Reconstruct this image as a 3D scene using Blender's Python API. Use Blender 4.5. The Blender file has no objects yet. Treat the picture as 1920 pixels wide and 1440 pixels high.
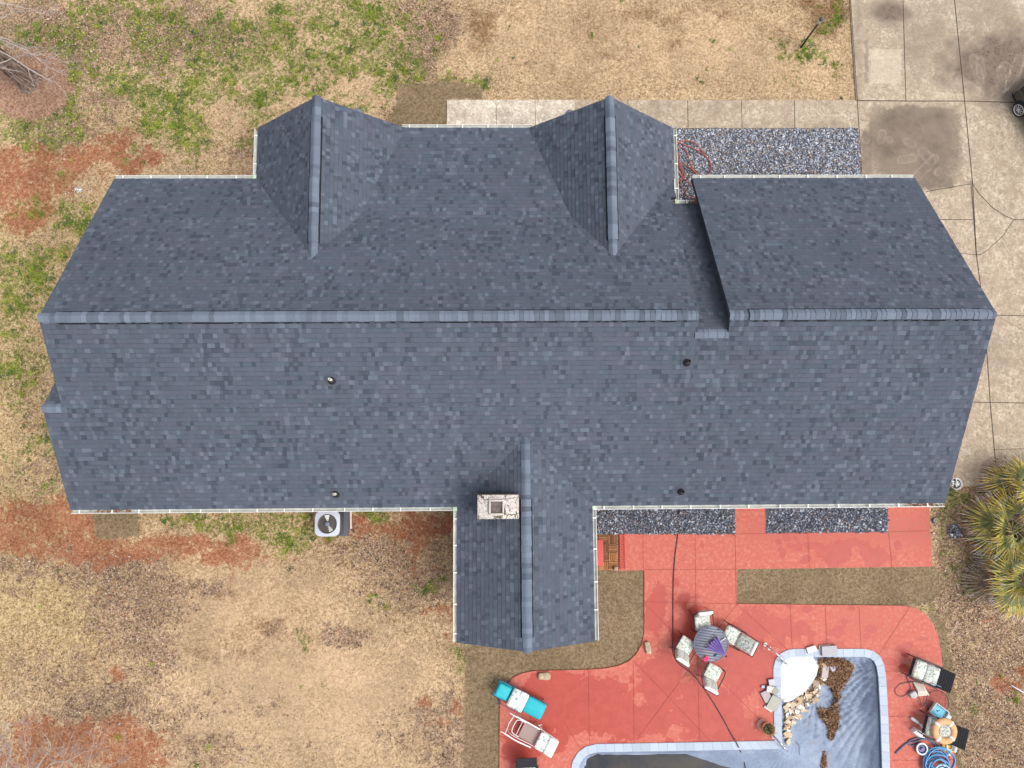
import bpy, bmesh, math, random
import numpy as np
from mathutils import Vector, Matrix, noise as mnoise
rad = math.radians
random.seed(7); rng = np.random.default_rng(7)
SC = bpy.context.scene; COL = SC.collection

# ------------------------------------------------------------------ camera
CAM_H = 26.0; FPX = 1340.0
def rotm(t, r, y):
    cx, sx = math.cos(t), math.sin(t); cy, sy = math.cos(r), math.sin(r); cz, sz = math.cos(y), math.sin(y)
    X = np.array([[1,0,0],[0,cx,-sx],[0,sx,cx]]); Y = np.array([[cy,0,sy],[0,1,0],[-sy,0,cy]]); Z = np.array([[cz,-sz,0],[sz,cz,0],[0,0,1]])
    return Y @ X @ Z
RM = rotm(rad(6.4), rad(-0.9), rad(-0.4))
cd = bpy.data.cameras.new('camera'); cam = bpy.data.objects.new('camera', cd); COL.objects.link(cam)
cd.sensor_width = 36; cd.lens = 36 * FPX / 1920; cd.clip_end = 1000; cd.clip_start = 0.1
cam.matrix_world = Matrix.Translation((0, 0, CAM_H)) @ Matrix(RM.tolist()).to_4x4()
SC.camera = cam
SC.render.resolution_x = 1024; SC.render.resolution_y = 768
# ------------------------------------------------------------------ light
SUN_EL, SUN_AZ = rad(60), rad(112)       # azimuth clockwise from +Y (picture top): south-east
SKY_STRENGTH, SUN_STRENGTH, EXPOSURE = 0.15, 0.75, 0.66
W = bpy.data.worlds.new('World'); SC.world = W; W.use_nodes = True
wn = W.node_tree; wn.nodes.clear()
sky = wn.nodes.new('ShaderNodeTexSky'); sky.sky_type = 'NISHITA'; sky.sun_disc = False
sky.sun_elevation = SUN_EL; sky.sun_rotation = SUN_AZ; sky.air_density = 1.0; sky.dust_density = 4.0
hs = wn.nodes.new('ShaderNodeHueSaturation'); hs.inputs['Saturation'].default_value = 0.38
bg = wn.nodes.new('ShaderNodeBackground'); bg.inputs[1].default_value = SKY_STRENGTH
wo = wn.nodes.new('ShaderNodeOutputWorld')
wn.links.new(sky.outputs[0], hs.inputs['Color']); wn.links.new(hs.outputs[0], bg.inputs[0]); wn.links.new(bg.outputs[0], wo.inputs[0])
sl = bpy.data.lights.new('sun', 'SUN'); sl.energy = SUN_STRENGTH; sl.angle = rad(30); sl.color = (1, 0.96, 0.9)
so = bpy.data.objects.new('sun', sl); COL.objects.link(so); so.location = (12, -20, 30)
sdir = Vector((math.sin(SUN_AZ) * math.cos(SUN_EL), math.cos(SUN_AZ) * math.cos(SUN_EL), math.sin(SUN_EL)))
so.rotation_euler = sdir.to_track_quat('Z', 'Y').to_euler()
SC.view_settings.view_transform = 'Standard'; SC.view_settings.look = 'None'
SC.view_settings.exposure = EXPOSURE; SC.view_settings.gamma = 1

# ------------------------------------------------------------------ pixel <-> ground authoring helpers
def G(px, py, z=0.0):
    d = RM @ np.array([px - 960, 720 - py, -FPX]); s = (CAM_H - z) / -d[2]
    return Vector((d[0] * s, d[1] * s, z))
def PIX(x, y, z=0.0):
    v = np.tensordot(RM.T, np.array([x, y, np.broadcast_to(z, np.shape(x)) - CAM_H], dtype=float), 1)
    return 960 + FPX * v[0] / -v[2], 720 - FPX * v[1] / -v[2]
def GP(pts, z=0.0): return [G(a, b, z) for a, b in pts]

# ------------------------------------------------------------------ materials
def nt(name):
    m = bpy.data.materials.new(name); m.use_nodes = True; n = m.node_tree; n.nodes.clear()
    o = n.nodes.new('ShaderNodeOutputMaterial'); b = n.nodes.new('ShaderNodeBsdfPrincipled'); n.links.new(b.outputs[0], o.inputs[0])
    return m, n, b
def N(n, t, **k):
    a = n.nodes.new(t)
    for q, v in k.items():
        if q in a.inputs: a.inputs[q].default_value = v
        else: setattr(a, q, v)
    return a
def noise(n, scale, detail=4, rough=0.6, vec=None, dist=0.0):
    a = N(n, 'ShaderNodeTexNoise', Scale=scale, Detail=detail, Roughness=rough, Distortion=dist)
    if vec is None:
        g = n.nodes.get('geo') or N(n, 'ShaderNodeNewGeometry'); g.name = 'geo'; vec = g.outputs['Position']
    n.links.new(vec, a.inputs['Vector']); return a.outputs['Fac']
def objvec(n): 
    c = n.nodes.get('tc') or N(n, 'ShaderNodeTexCoord'); c.name = 'tc'; return c.outputs['Object']
def ramp(n, fac, stops, interp='LINEAR'):
    r = N(n, 'ShaderNodeValToRGB'); cr = r.color_ramp; cr.interpolation = interp
    while len(cr.elements) < len(stops): cr.elements.new(0.5)
    for e, (p, c) in zip(cr.elements, stops):
        e.position = p; e.color = (c[0], c[1], c[2], 1) if hasattr(c, '__len__') else (c, c, c, 1)
    n.links.new(fac, r.inputs[0]); return r.outputs[0]
def math_(n, op, a, b=None, c=None, clamp=False):
    m = N(n, 'ShaderNodeMath', operation=op); m.use_clamp = clamp
    for i, v in enumerate((a, b, c)):
        if v is None: continue
        if isinstance(v, (int, float)): m.inputs[i].default_value = v
        else: n.links.new(v, m.inputs[i])
    return m.outputs[0]
def mix(n, fac, a, b, mode='MIX'):
    m = N(n, 'ShaderNodeMix', data_type='RGBA', blend_type=mode)
    for idx, v in ((0, fac), (6, a), (7, b)):
        if isinstance(v, (int, float)): m.inputs[idx].default_value = v
        elif isinstance(v, tuple): m.inputs[idx].default_value = (v[0], v[1], v[2], 1)
        else: n.links.new(v, m.inputs[idx])
    return m.outputs[2]
def bump(n, b, h, strength=0.4, dist=0.01):
    u = N(n, 'ShaderNodeBump', Strength=strength, Distance=dist); n.links.new(h, u.inputs['Height']); n.links.new(u.outputs[0], b.inputs['Normal'])
_M = {}
def mat(name, col, rough=0.6, var=0.12, scale=18, metal=0.0, spec=0.4, bmp=0.0, coat=0.0):
    if name in _M: return _M[name]
    m, n, b = nt(name)
    f = noise(n, scale, 5, 0.65, objvec(n))
    lo = tuple(c * (1 - var) for c in col); hi = tuple(min(1, c * (1 + var)) for c in col)
    c = ramp(n, f, [(0.3, lo), (0.7, hi)]); n.links.new(c, b.inputs['Base Color'])
    b.inputs['Roughness'].default_value = rough; b.inputs['Metallic'].default_value = metal
    b.inputs['Specular IOR Level'].default_value = spec
    if coat: b.inputs['Coat Weight'].default_value = coat
    if bmp: bump(n, b, f, bmp)
    _M[name] = m; return m
def attr_mat(name, rough=0.85, spec=0.2, var=0.25, scale=30, trans=0.0, vec='geo'):
    if name in _M: return _M[name]
    m, n, b = nt(name)
    a = N(n, 'ShaderNodeAttribute', attribute_name='Col')
    f = ramp(n, noise(n, scale, 4, 0.7), [(0.25, 1 - var), (0.75, 1 + var)])
    n.links.new(mix(n, 1.0, a.outputs['Color'], f, 'MULTIPLY'), b.inputs['Base Color'])
    b.inputs['Roughness'].default_value = rough; b.inputs['Specular IOR Level'].default_value = spec
    _M[name] = m; return m

# ------------------------------------------------------------------ object helpers
def tag(o, label=None, cat=None, group=None, kind=None):
    if label: o['label'] = label
    if cat: o['category'] = cat
    if group: o['group'] = group
    if kind: o['kind'] = kind
    return o
def empty(name, loc, rz=0, label=None, cat=None, group=None):
    o = bpy.data.objects.new(name, None); COL.objects.link(o); o.location = loc; o.rotation_euler = (0, 0, rz)
    o.empty_display_size = 0.1
    return tag(o, label, cat, group)
def copy_tree(o, parent=None):
    c = o.copy(); COL.objects.link(c)
    if parent: c.parent = parent
    for ch in list(o.children): copy_tree(ch, c)
    return c
class MB:
    def __init__(s): s.v = []; s.f = []; s.m = []; s.c = []; s.sm = []
    def add(s, vs, fs, mi=0, col=None, smooth=False):
        o = len(s.v); s.v += [tuple(p) for p in vs]
        for f in fs: s.f.append([i + o for i in f]); s.m.append(mi); s.c.append(col or (1, 1, 1)); s.sm.append(smooth)
    def box(s, c, size, rz=0, mi=0, M=None, bev=0.0, taper=1.0, col=None):
        hx, hy, hz = size[0] / 2, size[1] / 2, size[2] / 2
        if bev:
            b = min(bev, hx * .9, hy * .9, hz * .9); rings = []
            def ring(x, y, z, r):
                pts = []
                for (sx, sy, a0) in ((1, 1, 0), (-1, 1, 90), (-1, -1, 180), (1, -1, 270)):
                    for k in range(3):
                        a = rad(a0 + 45 * k); pts.append((sx * (x - b) + r * math.cos(a), sy * (y - b) + r * math.sin(a), z))
                return pts
            prof = [(-hz, .35), (-hz + b * .35, .8), (-hz + b, 1), (hz - b, 1), (hz - b * .35, .8), (hz, .35)]
            vs = []
            for z, k in prof: vs += ring(hx, hy, z, b * k if k < 1 else b)
            fs = []
            for j in range(5):
                for i in range(12): fs.append([j*12+i, j*12+(i+1)%12, (j+1)*12+(i+1)%12, (j+1)*12+i])
            fs.append(list(range(11, -1, -1))); fs.append([60+i for i in range(12)])
            sm = True
        else:
            t = taper
            vs = [(-hx,-hy,-hz),(hx,-hy,-hz),(hx,hy,-hz),(-hx,hy,-hz),(-hx*t,-hy*t,hz),(hx*t,-hy*t,hz),(hx*t,hy*t,hz),(-hx*t,hy*t,hz)]
            fs = [[3,2,1,0],[4,5,6,7],[0,1,5,4],[1,2,6,5],[2,3,7,6],[3,0,4,7]]; sm = False
        T = Matrix.Translation(c) @ (M.to_4x4() if M is not None else Matrix.Rotation(rz, 4, 'Z'))
        s.add([T @ Vector(p) for p in vs], fs, mi, col, sm); return s
    def tube(s, pts, r, n=8, mi=0, col=None, closed=False, caps=True):
        pts = [Vector(p) for p in pts]; k = len(pts); rs = r if isinstance(r, (list, tuple)) else [r] * k
        vs = []; up = None
        for i, p in enumerate(pts):
            a = pts[(i - 1) % k] if (closed or i > 0) else p; b = pts[(i + 1) % k] if (closed or i < k - 1) else p
            t = (b - a).normalized() if (b - a).length > 1e-9 else Vector((0, 0, 1))
            if up is None:
                up = Vector((0, 0, 1)) if abs(t.z) < .9 else Vector((1, 0, 0))
            u = t.cross(up)
            if u.length < 1e-4: u = t.cross(Vector((1, 0.3, 0)))
            u.normalize(); w = u.cross(t).normalized(); up = w
            for j in range(n):
                an = 2 * math.pi * j / n; vs.append(p + (u * math.cos(an) + w * math.sin(an)) * rs[i])
        fs = []
        for i in range(k if closed else k - 1):
            for j in range(n):
                a, b = i * n, ((i + 1) % k) * n
                fs.append([a + j, b + j, b + (j + 1) % n, a + (j + 1) % n])
        if caps and not closed: fs.append(list(range(n))); fs.append([(k - 1) * n + j for j in range(n - 1, -1, -1)])
        s.add(vs, fs, mi, col, True); return s
    def lathe(s, prof, c=(0, 0, 0), n=20, mi=0, M=None, col=None, cap=True):
        T = Matrix.Translation(c) @ (M.to_4x4() if M is not None else Matrix.Identity(4))
        vs = [T @ Vector((r * math.cos(2*math.pi*j/n), r * math.sin(2*math.pi*j/n), z)) for r, z in prof for j in range(n)]
        fs = [[i*n+j, i*n+(j+1)%n, (i+1)*n+(j+1)%n, (i+1)*n+j] for i in range(len(prof)-1) for j in range(n)]
        if cap: fs.append([j for j in range(n-1,-1,-1)]); fs.append([(len(prof)-1)*n+j for j in range(n)])
        s.add(vs, fs, mi, col, True); return s
    def prism(s, poly, z0, z1, mi=0, col=None):
        k = len(poly); ar = sum(poly[i][0]*poly[(i+1)%k][1]-poly[(i+1)%k][0]*poly[i][1] for i in range(k))
        if ar < 0: poly = poly[::-1]
        vs = [(p[0], p[1], z0) for p in poly] + [(p[0], p[1], z1) for p in poly]
        fs = [list(range(k-1,-1,-1)), [k+i for i in range(k)]] + [[i, (i+1)%k, k+(i+1)%k, k+i] for i in range(k)]
        s.add(vs, fs, mi, col); return s
    def build(s, name, mats, parent=None, loc=None, crease=False):
        me = bpy.data.meshes.new(name); me.from_pydata(s.v, [], s.f)
        for m in (mats if isinstance(mats, (list, tuple)) else [mats]): me.materials.append(m)
        me.polygons.foreach_set('material_index', s.m); me.polygons.foreach_set('use_smooth', s.sm)
        if any(c != (1, 1, 1) for c in s.c):
            ca = me.color_attributes.new('Col', 'FLOAT_COLOR', 'CORNER'); arr = []
            for f, c in zip(s.f, s.c): arr += [c[0], c[1], c[2], 1.0] * len(f)
            ca.data.foreach_set('color', arr)
        me.update(); me.validate()
        o = bpy.data.objects.new(name, me); COL.objects.link(o)
        if parent: o.parent = parent
        if loc is not None: o.location = loc
        if any(s.sm) and not all(s.sm) or crease:
            me.set_sharp_from_angle(angle=rad(40))
        return o
def smooth_path(pts, sub=6):
    P = [Vector(p) for p in pts]; out = []
    for i in range(len(P) - 1):
        p0 = P[max(i-1,0)]; p1 = P[i]; p2 = P[i+1]; p3 = P[min(i+2,len(P)-1)]
        for k in range(sub):
            t = k / sub
            out.append(0.5*((2*p1)+(p2-p0)*t+(2*p0-5*p1+4*p2-p3)*t*t+(3*p1-p0-3*p2+p3)*t**3))
    out.append(P[-1]); return out
def soup(name, verts, nper, cols, material, kind=None, label=None, cat=None):
    """verts (F, nper, 3), cols (F,3): one mesh of separate faces"""
    F = len(verts); me = bpy.data.meshes.new(name)
    me.vertices.add(F * nper); me.vertices.foreach_set('co', np.asarray(verts, dtype=np.float32).ravel())
    me.loops.add(F * nper); me.loops.foreach_set('vertex_index', np.arange(F * nper, dtype=np.int32))
    me.polygons.add(F); me.polygons.foreach_set('loop_start', np.arange(0, F * nper, nper, dtype=np.int32))
    me.update(calc_edges=True)
    ca = me.color_attributes.new('Col', 'FLOAT_COLOR', 'CORNER')
    c = np.ones((F, nper, 4), dtype=np.float32); c[:, :, :3] = np.asarray(cols)[:, None, :]
    ca.data.foreach_set('color', c.ravel())
    me.materials.append(material); me.update()
    o = bpy.data.objects.new(name, me); COL.objects.link(o); return tag(o, label, cat, None, kind)
def in_poly(x, y, poly):
    r = np.zeros(np.shape(x), bool); k = len(poly)
    for i in range(k):
        x1, y1 = poly[i][0], poly[i][1]; x2, y2 = poly[(i+1)%k][0], poly[(i+1)%k][1]
        if y1 == y2: continue
        c = ((y1 > y) != (y2 > y)) & (x < (x2 - x1) * (y - y1) / (y2 - y1) + x1); r ^= c
    return r
def vnoise(x, y, s, seed=0):
    """value noise 0..1 on arrays; s = cell size"""
    r = np.random.default_rng(seed); T = r.random((256, 256))
    u = x / s; v = y / s; i = np.floor(u).astype(int); j = np.floor(v).astype(int); a = u - i; b = v - j
    a = a*a*(3-2*a); b = b*b*(3-2*b); g = lambda p, q: T[p % 256, q % 256]
    return (g(i,j)*(1-a)+g(i+1,j)*a)*(1-b)+(g(i,j+1)*(1-a)+g(i+1,j+1)*a)*b
def fnoise(x, y, s, seed=0, o=4):
    t = 0; w = 0; a = 1
    for k in range(o): t = t + a*vnoise(x+17*k, y-31*k, s/2**k, seed+k); w += a; a *= .6
    return t / w
def clip(poly, f):
    """clip a list of points by f(p) >= 0 (f linear)"""
    out = []; k = len(poly)
    for i in range(k):
        a, b = poly[i], poly[(i+1)%k]; fa, fb = f(a), f(b)
        if fa >= 0: out.append(a)
        if (fa > 0 and fb < 0) or (fa < 0 and fb > 0):
            t = fa/(fa-fb); out.append(tuple(a[q]+(b[q]-a[q])*t for q in range(len(a))))
    return out

# ------------------------------------------------------------------ layout polygons (world metres)
ZU, ZL, ZR = 3.05, 3.40, 6.40
YR, YU, YL = 4.12, 9.48, -1.31
XL, XR = -12.76, 13.99
MN = (ZR-ZU)/(YU-YR); MS = (ZR-ZL)/(YR-YL)
XEXT, YEXT = -13.33, 1.718
XM, XG = 5.57, 6.45
YF = 11.25
patio_px = [(1160,925),(1160,1070),(1208,1069),(1208,1185),(1203,1208),(1193,1226),(1180,1239),(1160,1248),(1135,1253),(1100,1255.5),(1050,1256.5),(1000,1258),(980,1262),(962,1270),(948,1284),(940,1300),(937,1330),(934,1800),
            (1836,1800),(1800,1480),(1790,1420),(1777,1330),(1768,1260),(1763,1215),(1758,1190),(1748,1168),(1733,1150),(1715,1140),(1695,1135.5),(1381,1132),(1381,1067),(1748,1062),(1740,925)]
PATIO = [(p.x, p.y) for p in GP(patio_px)]
bed_s1 = [(p.x, p.y) for p in GP([(1116,925),(1378,925),(1378,1001),(1116,1001)])]
bed_s2 = [(p.x, p.y) for p in GP([(1435,925),(1663,925),(1664,997),(1436,999)])]
BEDN = (5.0, G(1608,240).x, 8.0, G(1400,241).y)     # x0 x1 y0 y1
pool_out_px = [(1067,1700),(1069,1450),(1073,1428),(1083,1410),(1098,1399),(1118,1394),(1300,1391),(1451,1388),(1450,1320),(1449,1252),(1453,1236),(1462,1225),(1476,1218),(1490,1216),(1560,1216),(1620,1216),(1636,1220),(1649,1230),(1656,1245),(1660,1268),(1664,1340),(1676,1700)]
POOL_OUT = [(p.x, p.y) for p in GP(pool_out_px)]
def offset_in(poly, d):
    k = len(poly); out = []
    for i in range(k):
        a, b, c = [Vector((poly[(i+q)%k][0], poly[(i+q)%k][1])) for q in (-1,0,1)]
        n1 = (b-a).normalized(); n2 = (c-b).normalized(); n1 = Vector((n1.y,-n1.x)); n2 = Vector((n2.y,-n2.x))
        n = (n1+n2).normalized(); q = b + n * (d/max(.3, n.dot(n1))); out.append((q.x, q.y))
    return out
POOL_IN = offset_in(POOL_OUT, 0.27)
DRV_X0 = G(1606,200).x; DRV_Y0 = G(1800,912).y; WALK_Y0 = G(1400,240.5).y; WALK_Y1 = G(1400,188).y; WALK_X0 = G(838,210).x

# ------------------------------------------------------------------ ground
def axis(lo, hi, step, far):
    c = np.arange(lo, hi + step/2, step); o = [1, 3, 8, 20, 50, 120, far]
    return np.concatenate([[lo - q for q in o[::-1]], c, [hi + q for q in o]])
gx = axis(-20.5, 20.5, 0.1, 260.0); gy = axis(-19.5, 18.5, 0.1, 260.0)
GX, GY = np.meshgrid(gx, gy); px, py = PIX(GX.ravel(), GY.ravel()); px = px.reshape(GX.shape); py = py.reshape(GX.shape)
def blobs(px, py, L):
    w = np.zeros(px.shape)
    wx = px + (fnoise(px, py, 60, 11, 6)-.5)*110; wy = py + (fnoise(px, py, 60, 21, 6)-.5)*90
    for cx, cy, rx, ry, a in L: w = w + a*np.exp(-(((wx-cx)/(rx*1.1))**2+((wy-cy)/(ry*1.1))**2))
    return w
CLAY = [(120,305,130,38,1.0),(30,345,90,40,1.2),(60,400,70,25,.9),(260,300,50,22,.8),(20,415,40,20,.6),(200,265,40,20,.5),(30,985,90,50,1.3),(150,1000,110,45,.9),(130,980,60,30,.8),(210,1040,60,22,1.1),(330,1030,90,26,.9),(420,1025,50,20,.8),(470,1050,45,14,.8),(420,1082,14,12,.8),
 (40,800,30,14,.5),(20,770,25,12,.5),(220,1265,22,18,1.4),(165,1240,20,12,.6),(700,1000,130,30,.85),(810,985,60,35,1.1),(790,1060,50,22,.6),(560,1050,40,20,.6),(820,1155,30,12,.9),(842,1190,16,14,.8),(800,1325,14,18,1.1),(855,1340,18,16,1.1),(820,1370,20,14,.9),
 (60,1420,140,60,1.0),(200,1380,110,35,1.1),(260,1425,70,30,1.0),(80,1350,40,20,.5),(10,1290,20,20,.5),(1870,1180,22,12,.7),(1900,1290,45,35,.9),(1860,1340,20,14,.5),(1830,1430,30,10,.5),(1900,1250,20,12,.6),(600,975,30,12,.6),(290,1240,20,12,.4),(700,255,30,12,.4),(830,75,14,14,.5),(1565,30,30,25,.25)]
GREEN = [(330,260,60,26,.5),(135,215,30,40,.7),(150,120,40,40,.5),(110,60,60,20,.5),(95,245,40,14,.7),(245,420,40,12,.4),(560,100,170,60,.55),(430,160,110,50,.62),(340,200,90,40,.5),(230,190,60,40,.5),(700,30,130,60,.55),(700,130,90,50,.75),(640,200,60,20,.5),(330,70,120,50,.5),(150,60,80,50,.3),(60,250,70,25,.75),(20,235,40,20,.6),(260,340,40,16,.4),(400,280,70,35,.45),(180,420,50,26,.85),(100,385,60,16,.75),(60,500,60,50,.5),(90,520,30,30,.5),(40,600,40,40,.45),
 (20,700,40,40,.4),(60,690,30,30,.4),(50,830,30,30,.45),(90,910,30,20,.35),(430,975,130,18,1.1),(520,1000,90,14,.7),(600,985,40,20,.9),(672,968,20,16,1.2),(720,970,30,16,.7),(560,1015,50,14,.6),(855,1225,16,20,.9),(800,1105,26,16,.6),(810,1085,20,12,.4),(870,155,22,10,1.0),(890,140,60,26,.28),(1565,30,20,25,.6),(1480,90,14,12,.7),(1520,100,14,10,.6),(1490,110,60,60,.3),
 (1800,930,26,18,1.1),(1780,960,20,16,.7),(1760,990,16,20,.6),(1790,1060,30,30,.5),(1760,1150,30,25,.5),(1820,1100,40,30,.4),(1805,1330,12,14,.9),(1915,1400,16,16,.5),(160,1150,60,20,.2),(540,1300,16,10,.3),(600,1290,14,10,.4),(690,1110,60,26,.3),(1600,1118,8,5,.8),(1560,1130,50,5,.4),(1450,150,60,12,.2),(1340,140,14,30,.25),(1550,70,30,70,.3)]
LITTER = [(520,1180,20,14,.8),(400,1110,26,16,.7),(640,1200,30,22,.9),(540,1170,14,10,.6),(490,1330,26,14,.6),(740,1380,30,30,.6),(330,1090,60,14,.6),(300,1200,40,50,.8),(120,160,140,90,.8),(280,60,190,60,.9),(60,30,80,50,.7),(380,90,60,40,.4),(100,250,90,40,.5),(480,300,60,20,.8),(60,450,60,30,.3),(60,750,50,120,.45),(100,900,60,60,.6),(250,1100,100,60,.85),(230,1170,70,70,.8),(140,1060,120,26,.6),(330,1330,130,60,.5),(160,1330,100,60,.6),(60,1250,80,60,.45),(400,1420,120,30,.6),(30,1080,40,60,.5),
 (720,1040,110,60,.75),(790,1120,70,50,.6),(660,1190,40,16,.85),(830,1330,60,60,.7),(840,1420,60,40,.6),(780,140,60,120,.55),(820,60,30,80,.8),(740,215,40,16,.5),(1860,1250,100,160,1.1),(1800,1100,60,80,.7),(1870,1400,80,80,1.0),(1790,1000,40,60,.6),(770,20,60,30,.5),(560,1190,10,10,.5),(600,1390,50,20,.3)]
BROWN = [(900,60,30,30,.3),(1220,30,90,22,.45),(1250,75,30,22,.4),(1150,100,90,10,.3),(990,125,60,8,.35),(1480,60,50,40,.3),(1560,20,45,45,.9),(1110,60,60,30,.25),(1350,30,50,22,.3),(500,1180,90,30,.45),(420,1230,90,20,.4),(420,1110,50,20,.5),(740,30,40,40,.3),(920,40,60,30,.4)]
MULCH = [(65,165)]
SODS = [[(740,158),(850,150),(905,160),(905,186),(838,188),(838,240),(722,240),(726,215),(744,202)],
        [(175,940),(261,940),(262,1008),(178,1010)],
        [(1112,1066),(1210,1066),(1214,1235),(1150,1262),(990,1266),(942,1290),(940,1560),(868,1560),(871,1215),(900,1195),(1112,1195)],
        [(1378,1064),(1750,1060),(1770,1075),(1768,1105),(1745,1130),(1700,1140),(1378,1137)],
        [(1740,1140),(1775,1170),(1788,1250),(1796,1330),(1808,1440),(1816,1560),(1780,1560),(1760,1200)]]
def ground_weights(px, py):
    n = fnoise(px, py, 40, 3); n2 = fnoise(px, py, 14, 5)
    clay = blobs(px, py, CLAY); green = blobs(px, py, GREEN); lit = blobs(px, py, LITTER); br = blobs(px, py, BROWN)
    # left strip is a thin mix of straw and green
    left = np.clip((420-px)/260, 0, 1)*np.clip((py-330)/80, 0, 1)*np.clip((1000-py)/60, 0, 1)
    green = green + left*.30*(n>.45); 
    upl = np.clip((800-px)/120, 0, 1)*np.clip((330-py)/60, 0, 1); green = green + upl*.28
    lit = lit + np.clip((n2-.60)*1.2, 0, .3)*np.clip((900-px)/80, 0, 1)
    n3 = fnoise(px, py, 70, 8, 3); green = green*np.where((px < 850) & (py < 330), np.clip(.35+2.6*(n3-.32), .15, 1.5), 1.0)
    mul = np.clip(1.15-np.hypot((px-55)/72, (py-160)/62)-(n2-.5)*.3, 0, .12)/.12
    sod = np.zeros(px.shape)
    sx = px + (n2-.5)*14; sy = py + (fnoise(px, py, 9, 71)-.5)*14
    for s in SODS: sod = np.maximum(sod, in_poly(sx, sy, s).astype(float))
    yel = np.clip(1.2-np.hypot((px-100)/260,(py-1130)/180),0,1)*.8 + left*.5   # yellower straw
    return clay, green, lit, br, mul, sod, yel, n
clay, green, lit, br, mul, sod, yel, gn = ground_weights(px, py)
ny, nx = GX.shape
GZ = (fnoise(GX, GY, 1.2, 91)-.5)*.04 - .03
vs = np.stack([GX.ravel(), GY.ravel(), GZ.ravel()], 1)
idx = np.arange(nx*ny).reshape(ny, nx)
q = np.stack([idx[:-1,:-1], idx[:-1,1:], idx[1:,1:], idx[1:,:-1]], -1).reshape(-1, 4)
cxm = vs[q].mean(1); keep = ~in_poly(cxm[:,0], cxm[:,1], offset_in(POOL_OUT, 0.12)); q = q[keep]
me = bpy.data.meshes.new('ground'); me.vertices.add(len(vs)); me.vertices.foreach_set('co', vs.astype(np.float32).ravel())
me.loops.add(len(q)*4); me.loops.foreach_set('vertex_index', q.astype(np.int32).ravel()); me.polygons.add(len(q)); me.polygons.foreach_set('loop_start', np.arange(0, len(q)*4, 4, dtype=np.int32))
me.update(calc_edges=True); me.polygons.foreach_set('use_smooth', np.ones(len(q), bool))
def pattr(me, name, a, b, c):
    t = me.color_attributes.new(name, 'FLOAT_COLOR', 'POINT'); A = np.ones((len(me.vertices), 4), np.float32)
    A[:,0], A[:,1], A[:,2] = np.ravel(a), np.ravel(b), np.ravel(c); t.data.foreach_set('color', A.ravel())
pattr(me, 'WA', np.clip(clay,0,1.0), np.clip(green,0,.72), np.clip(lit,0,.85)); pattr(me, 'WB', np.clip(br,0,1), sod, mul); pale = blobs(px, py, [(480,1290,170,130,1.0),(700,1330,120,120,.8),(430,1110,150,60,.6),(1080,60,200,90,.6),(1420,110,160,70,.7),(560,150,160,90,.6)])
pattr(me, 'WC', np.clip(yel,0,1), np.clip(pale,0,1), 0*gn)
m, n, b = nt('soil_and_turf')
def sep(n, name):
    a = N(n, 'ShaderNodeAttribute', attribute_name=name); s = N(n, 'ShaderNodeSeparateColor'); n.links.new(a.outputs['Color'], s.inputs[0]); return s.outputs
WA = sep(n, 'WA'); WB = sep(n, 'WB'); WC = sep(n, 'WC')
n_mid = noise(n, 2.2, 6, .65); n_hi = noise(n, 11, 6, .75); n_sp = noise(n, 34, 3, .7); n_big = noise(n, .45, 4, .6)
vor = N(n, 'ShaderNodeTexVoronoi', Scale=26.0); n.links.new(n.nodes['geo'].outputs['Position'], vor.inputs['Vector'])
vs_ = N(n, 'ShaderNodeSeparateColor'); n.links.new(vor.outputs['Color'], vs_.inputs[0])
sp = math_(n, 'ADD', math_(n, 'MULTIPLY', n_hi, .5), math_(n, 'MULTIPLY', n_sp, .5))
straw = ramp(n, sp, [(.40, (.09,.052,.024)), (.45, (.26,.165,.085)), (.50, (.46,.315,.17)), (.57, (.71,.535,.34))])
straw2 = ramp(n, sp, [(.40, (.09,.058,.022)), (.45, (.25,.17,.07)), (.50, (.44,.32,.14)), (.57, (.66,.51,.28))])
brown = ramp(n, sp, [(.41, (.07,.038,.018)), (.48, (.19,.105,.05)), (.57, (.38,.24,.13))])
straw = mix(n, WC[0], straw, straw2)
def specks(scale, lo, hi):
    mp = N(n, 'ShaderNodeMapping'); mp.inputs['Location'].default_value = (scale, 3.1*scale, 0); n.links.new(n.nodes['geo'].outputs['Position'], mp.inputs['Vector'])
    return ramp(n, noise(n, scale, 4, .75, mp.outputs[0]), [(lo, 0.0), (hi, 1.0)])
gate_ = ramp(n, n_mid, [(.40, .25), (.58, 1.0)])
straw = mix(n, math_(n, 'MULTIPLY', math_(n, 'MULTIPLY', specks(9.5, .54, .62), gate_), .75), straw, (.14,.085,.04))
straw = mix(n, math_(n, 'MULTIPLY', specks(4.2, .55, .66), .45), straw, (.23,.145,.07))
straw = mix(n, math_(n, 'MULTIPLY', specks(13.0, .54, .62), .55), straw, (.68,.52,.36))
_mk = [0]
def mask(n, w, lo=.42, hi=.58, a1=.9, a2=1.1, a3=.5):
    """threshold of a painted weight broken up by noise from 40 cm down to 3 cm"""
    _mk[0] += 1; k = _mk[0]
    mp = N(n, 'ShaderNodeMapping'); mp.inputs['Location'].default_value = (13.7*k, -7.1*k, 0); n.links.new(n.nodes['geo'].outputs['Position'], mp.inputs['Vector'])
    u1 = noise(n, 1.7, 5, .65, mp.outputs[0]); u2 = noise(n, 6.5, 6, .8, mp.outputs[0]); u3 = noise(n, 30, 3, .7, mp.outputs[0])
    t = w
    for u, a_ in ((u1, a1), (u2, a2), (u3, a3)): t = math_(n, 'ADD', t, math_(n, 'MULTIPLY', math_(n, 'SUBTRACT', u, .5), a_))
    r = N(n, 'ShaderNodeMapRange', interpolation_type='SMOOTHSTEP'); r.inputs[1].default_value = lo; r.inputs[2].default_value = hi
    n.links.new(t, r.inputs[0]); return r.outputs[0]
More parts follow.
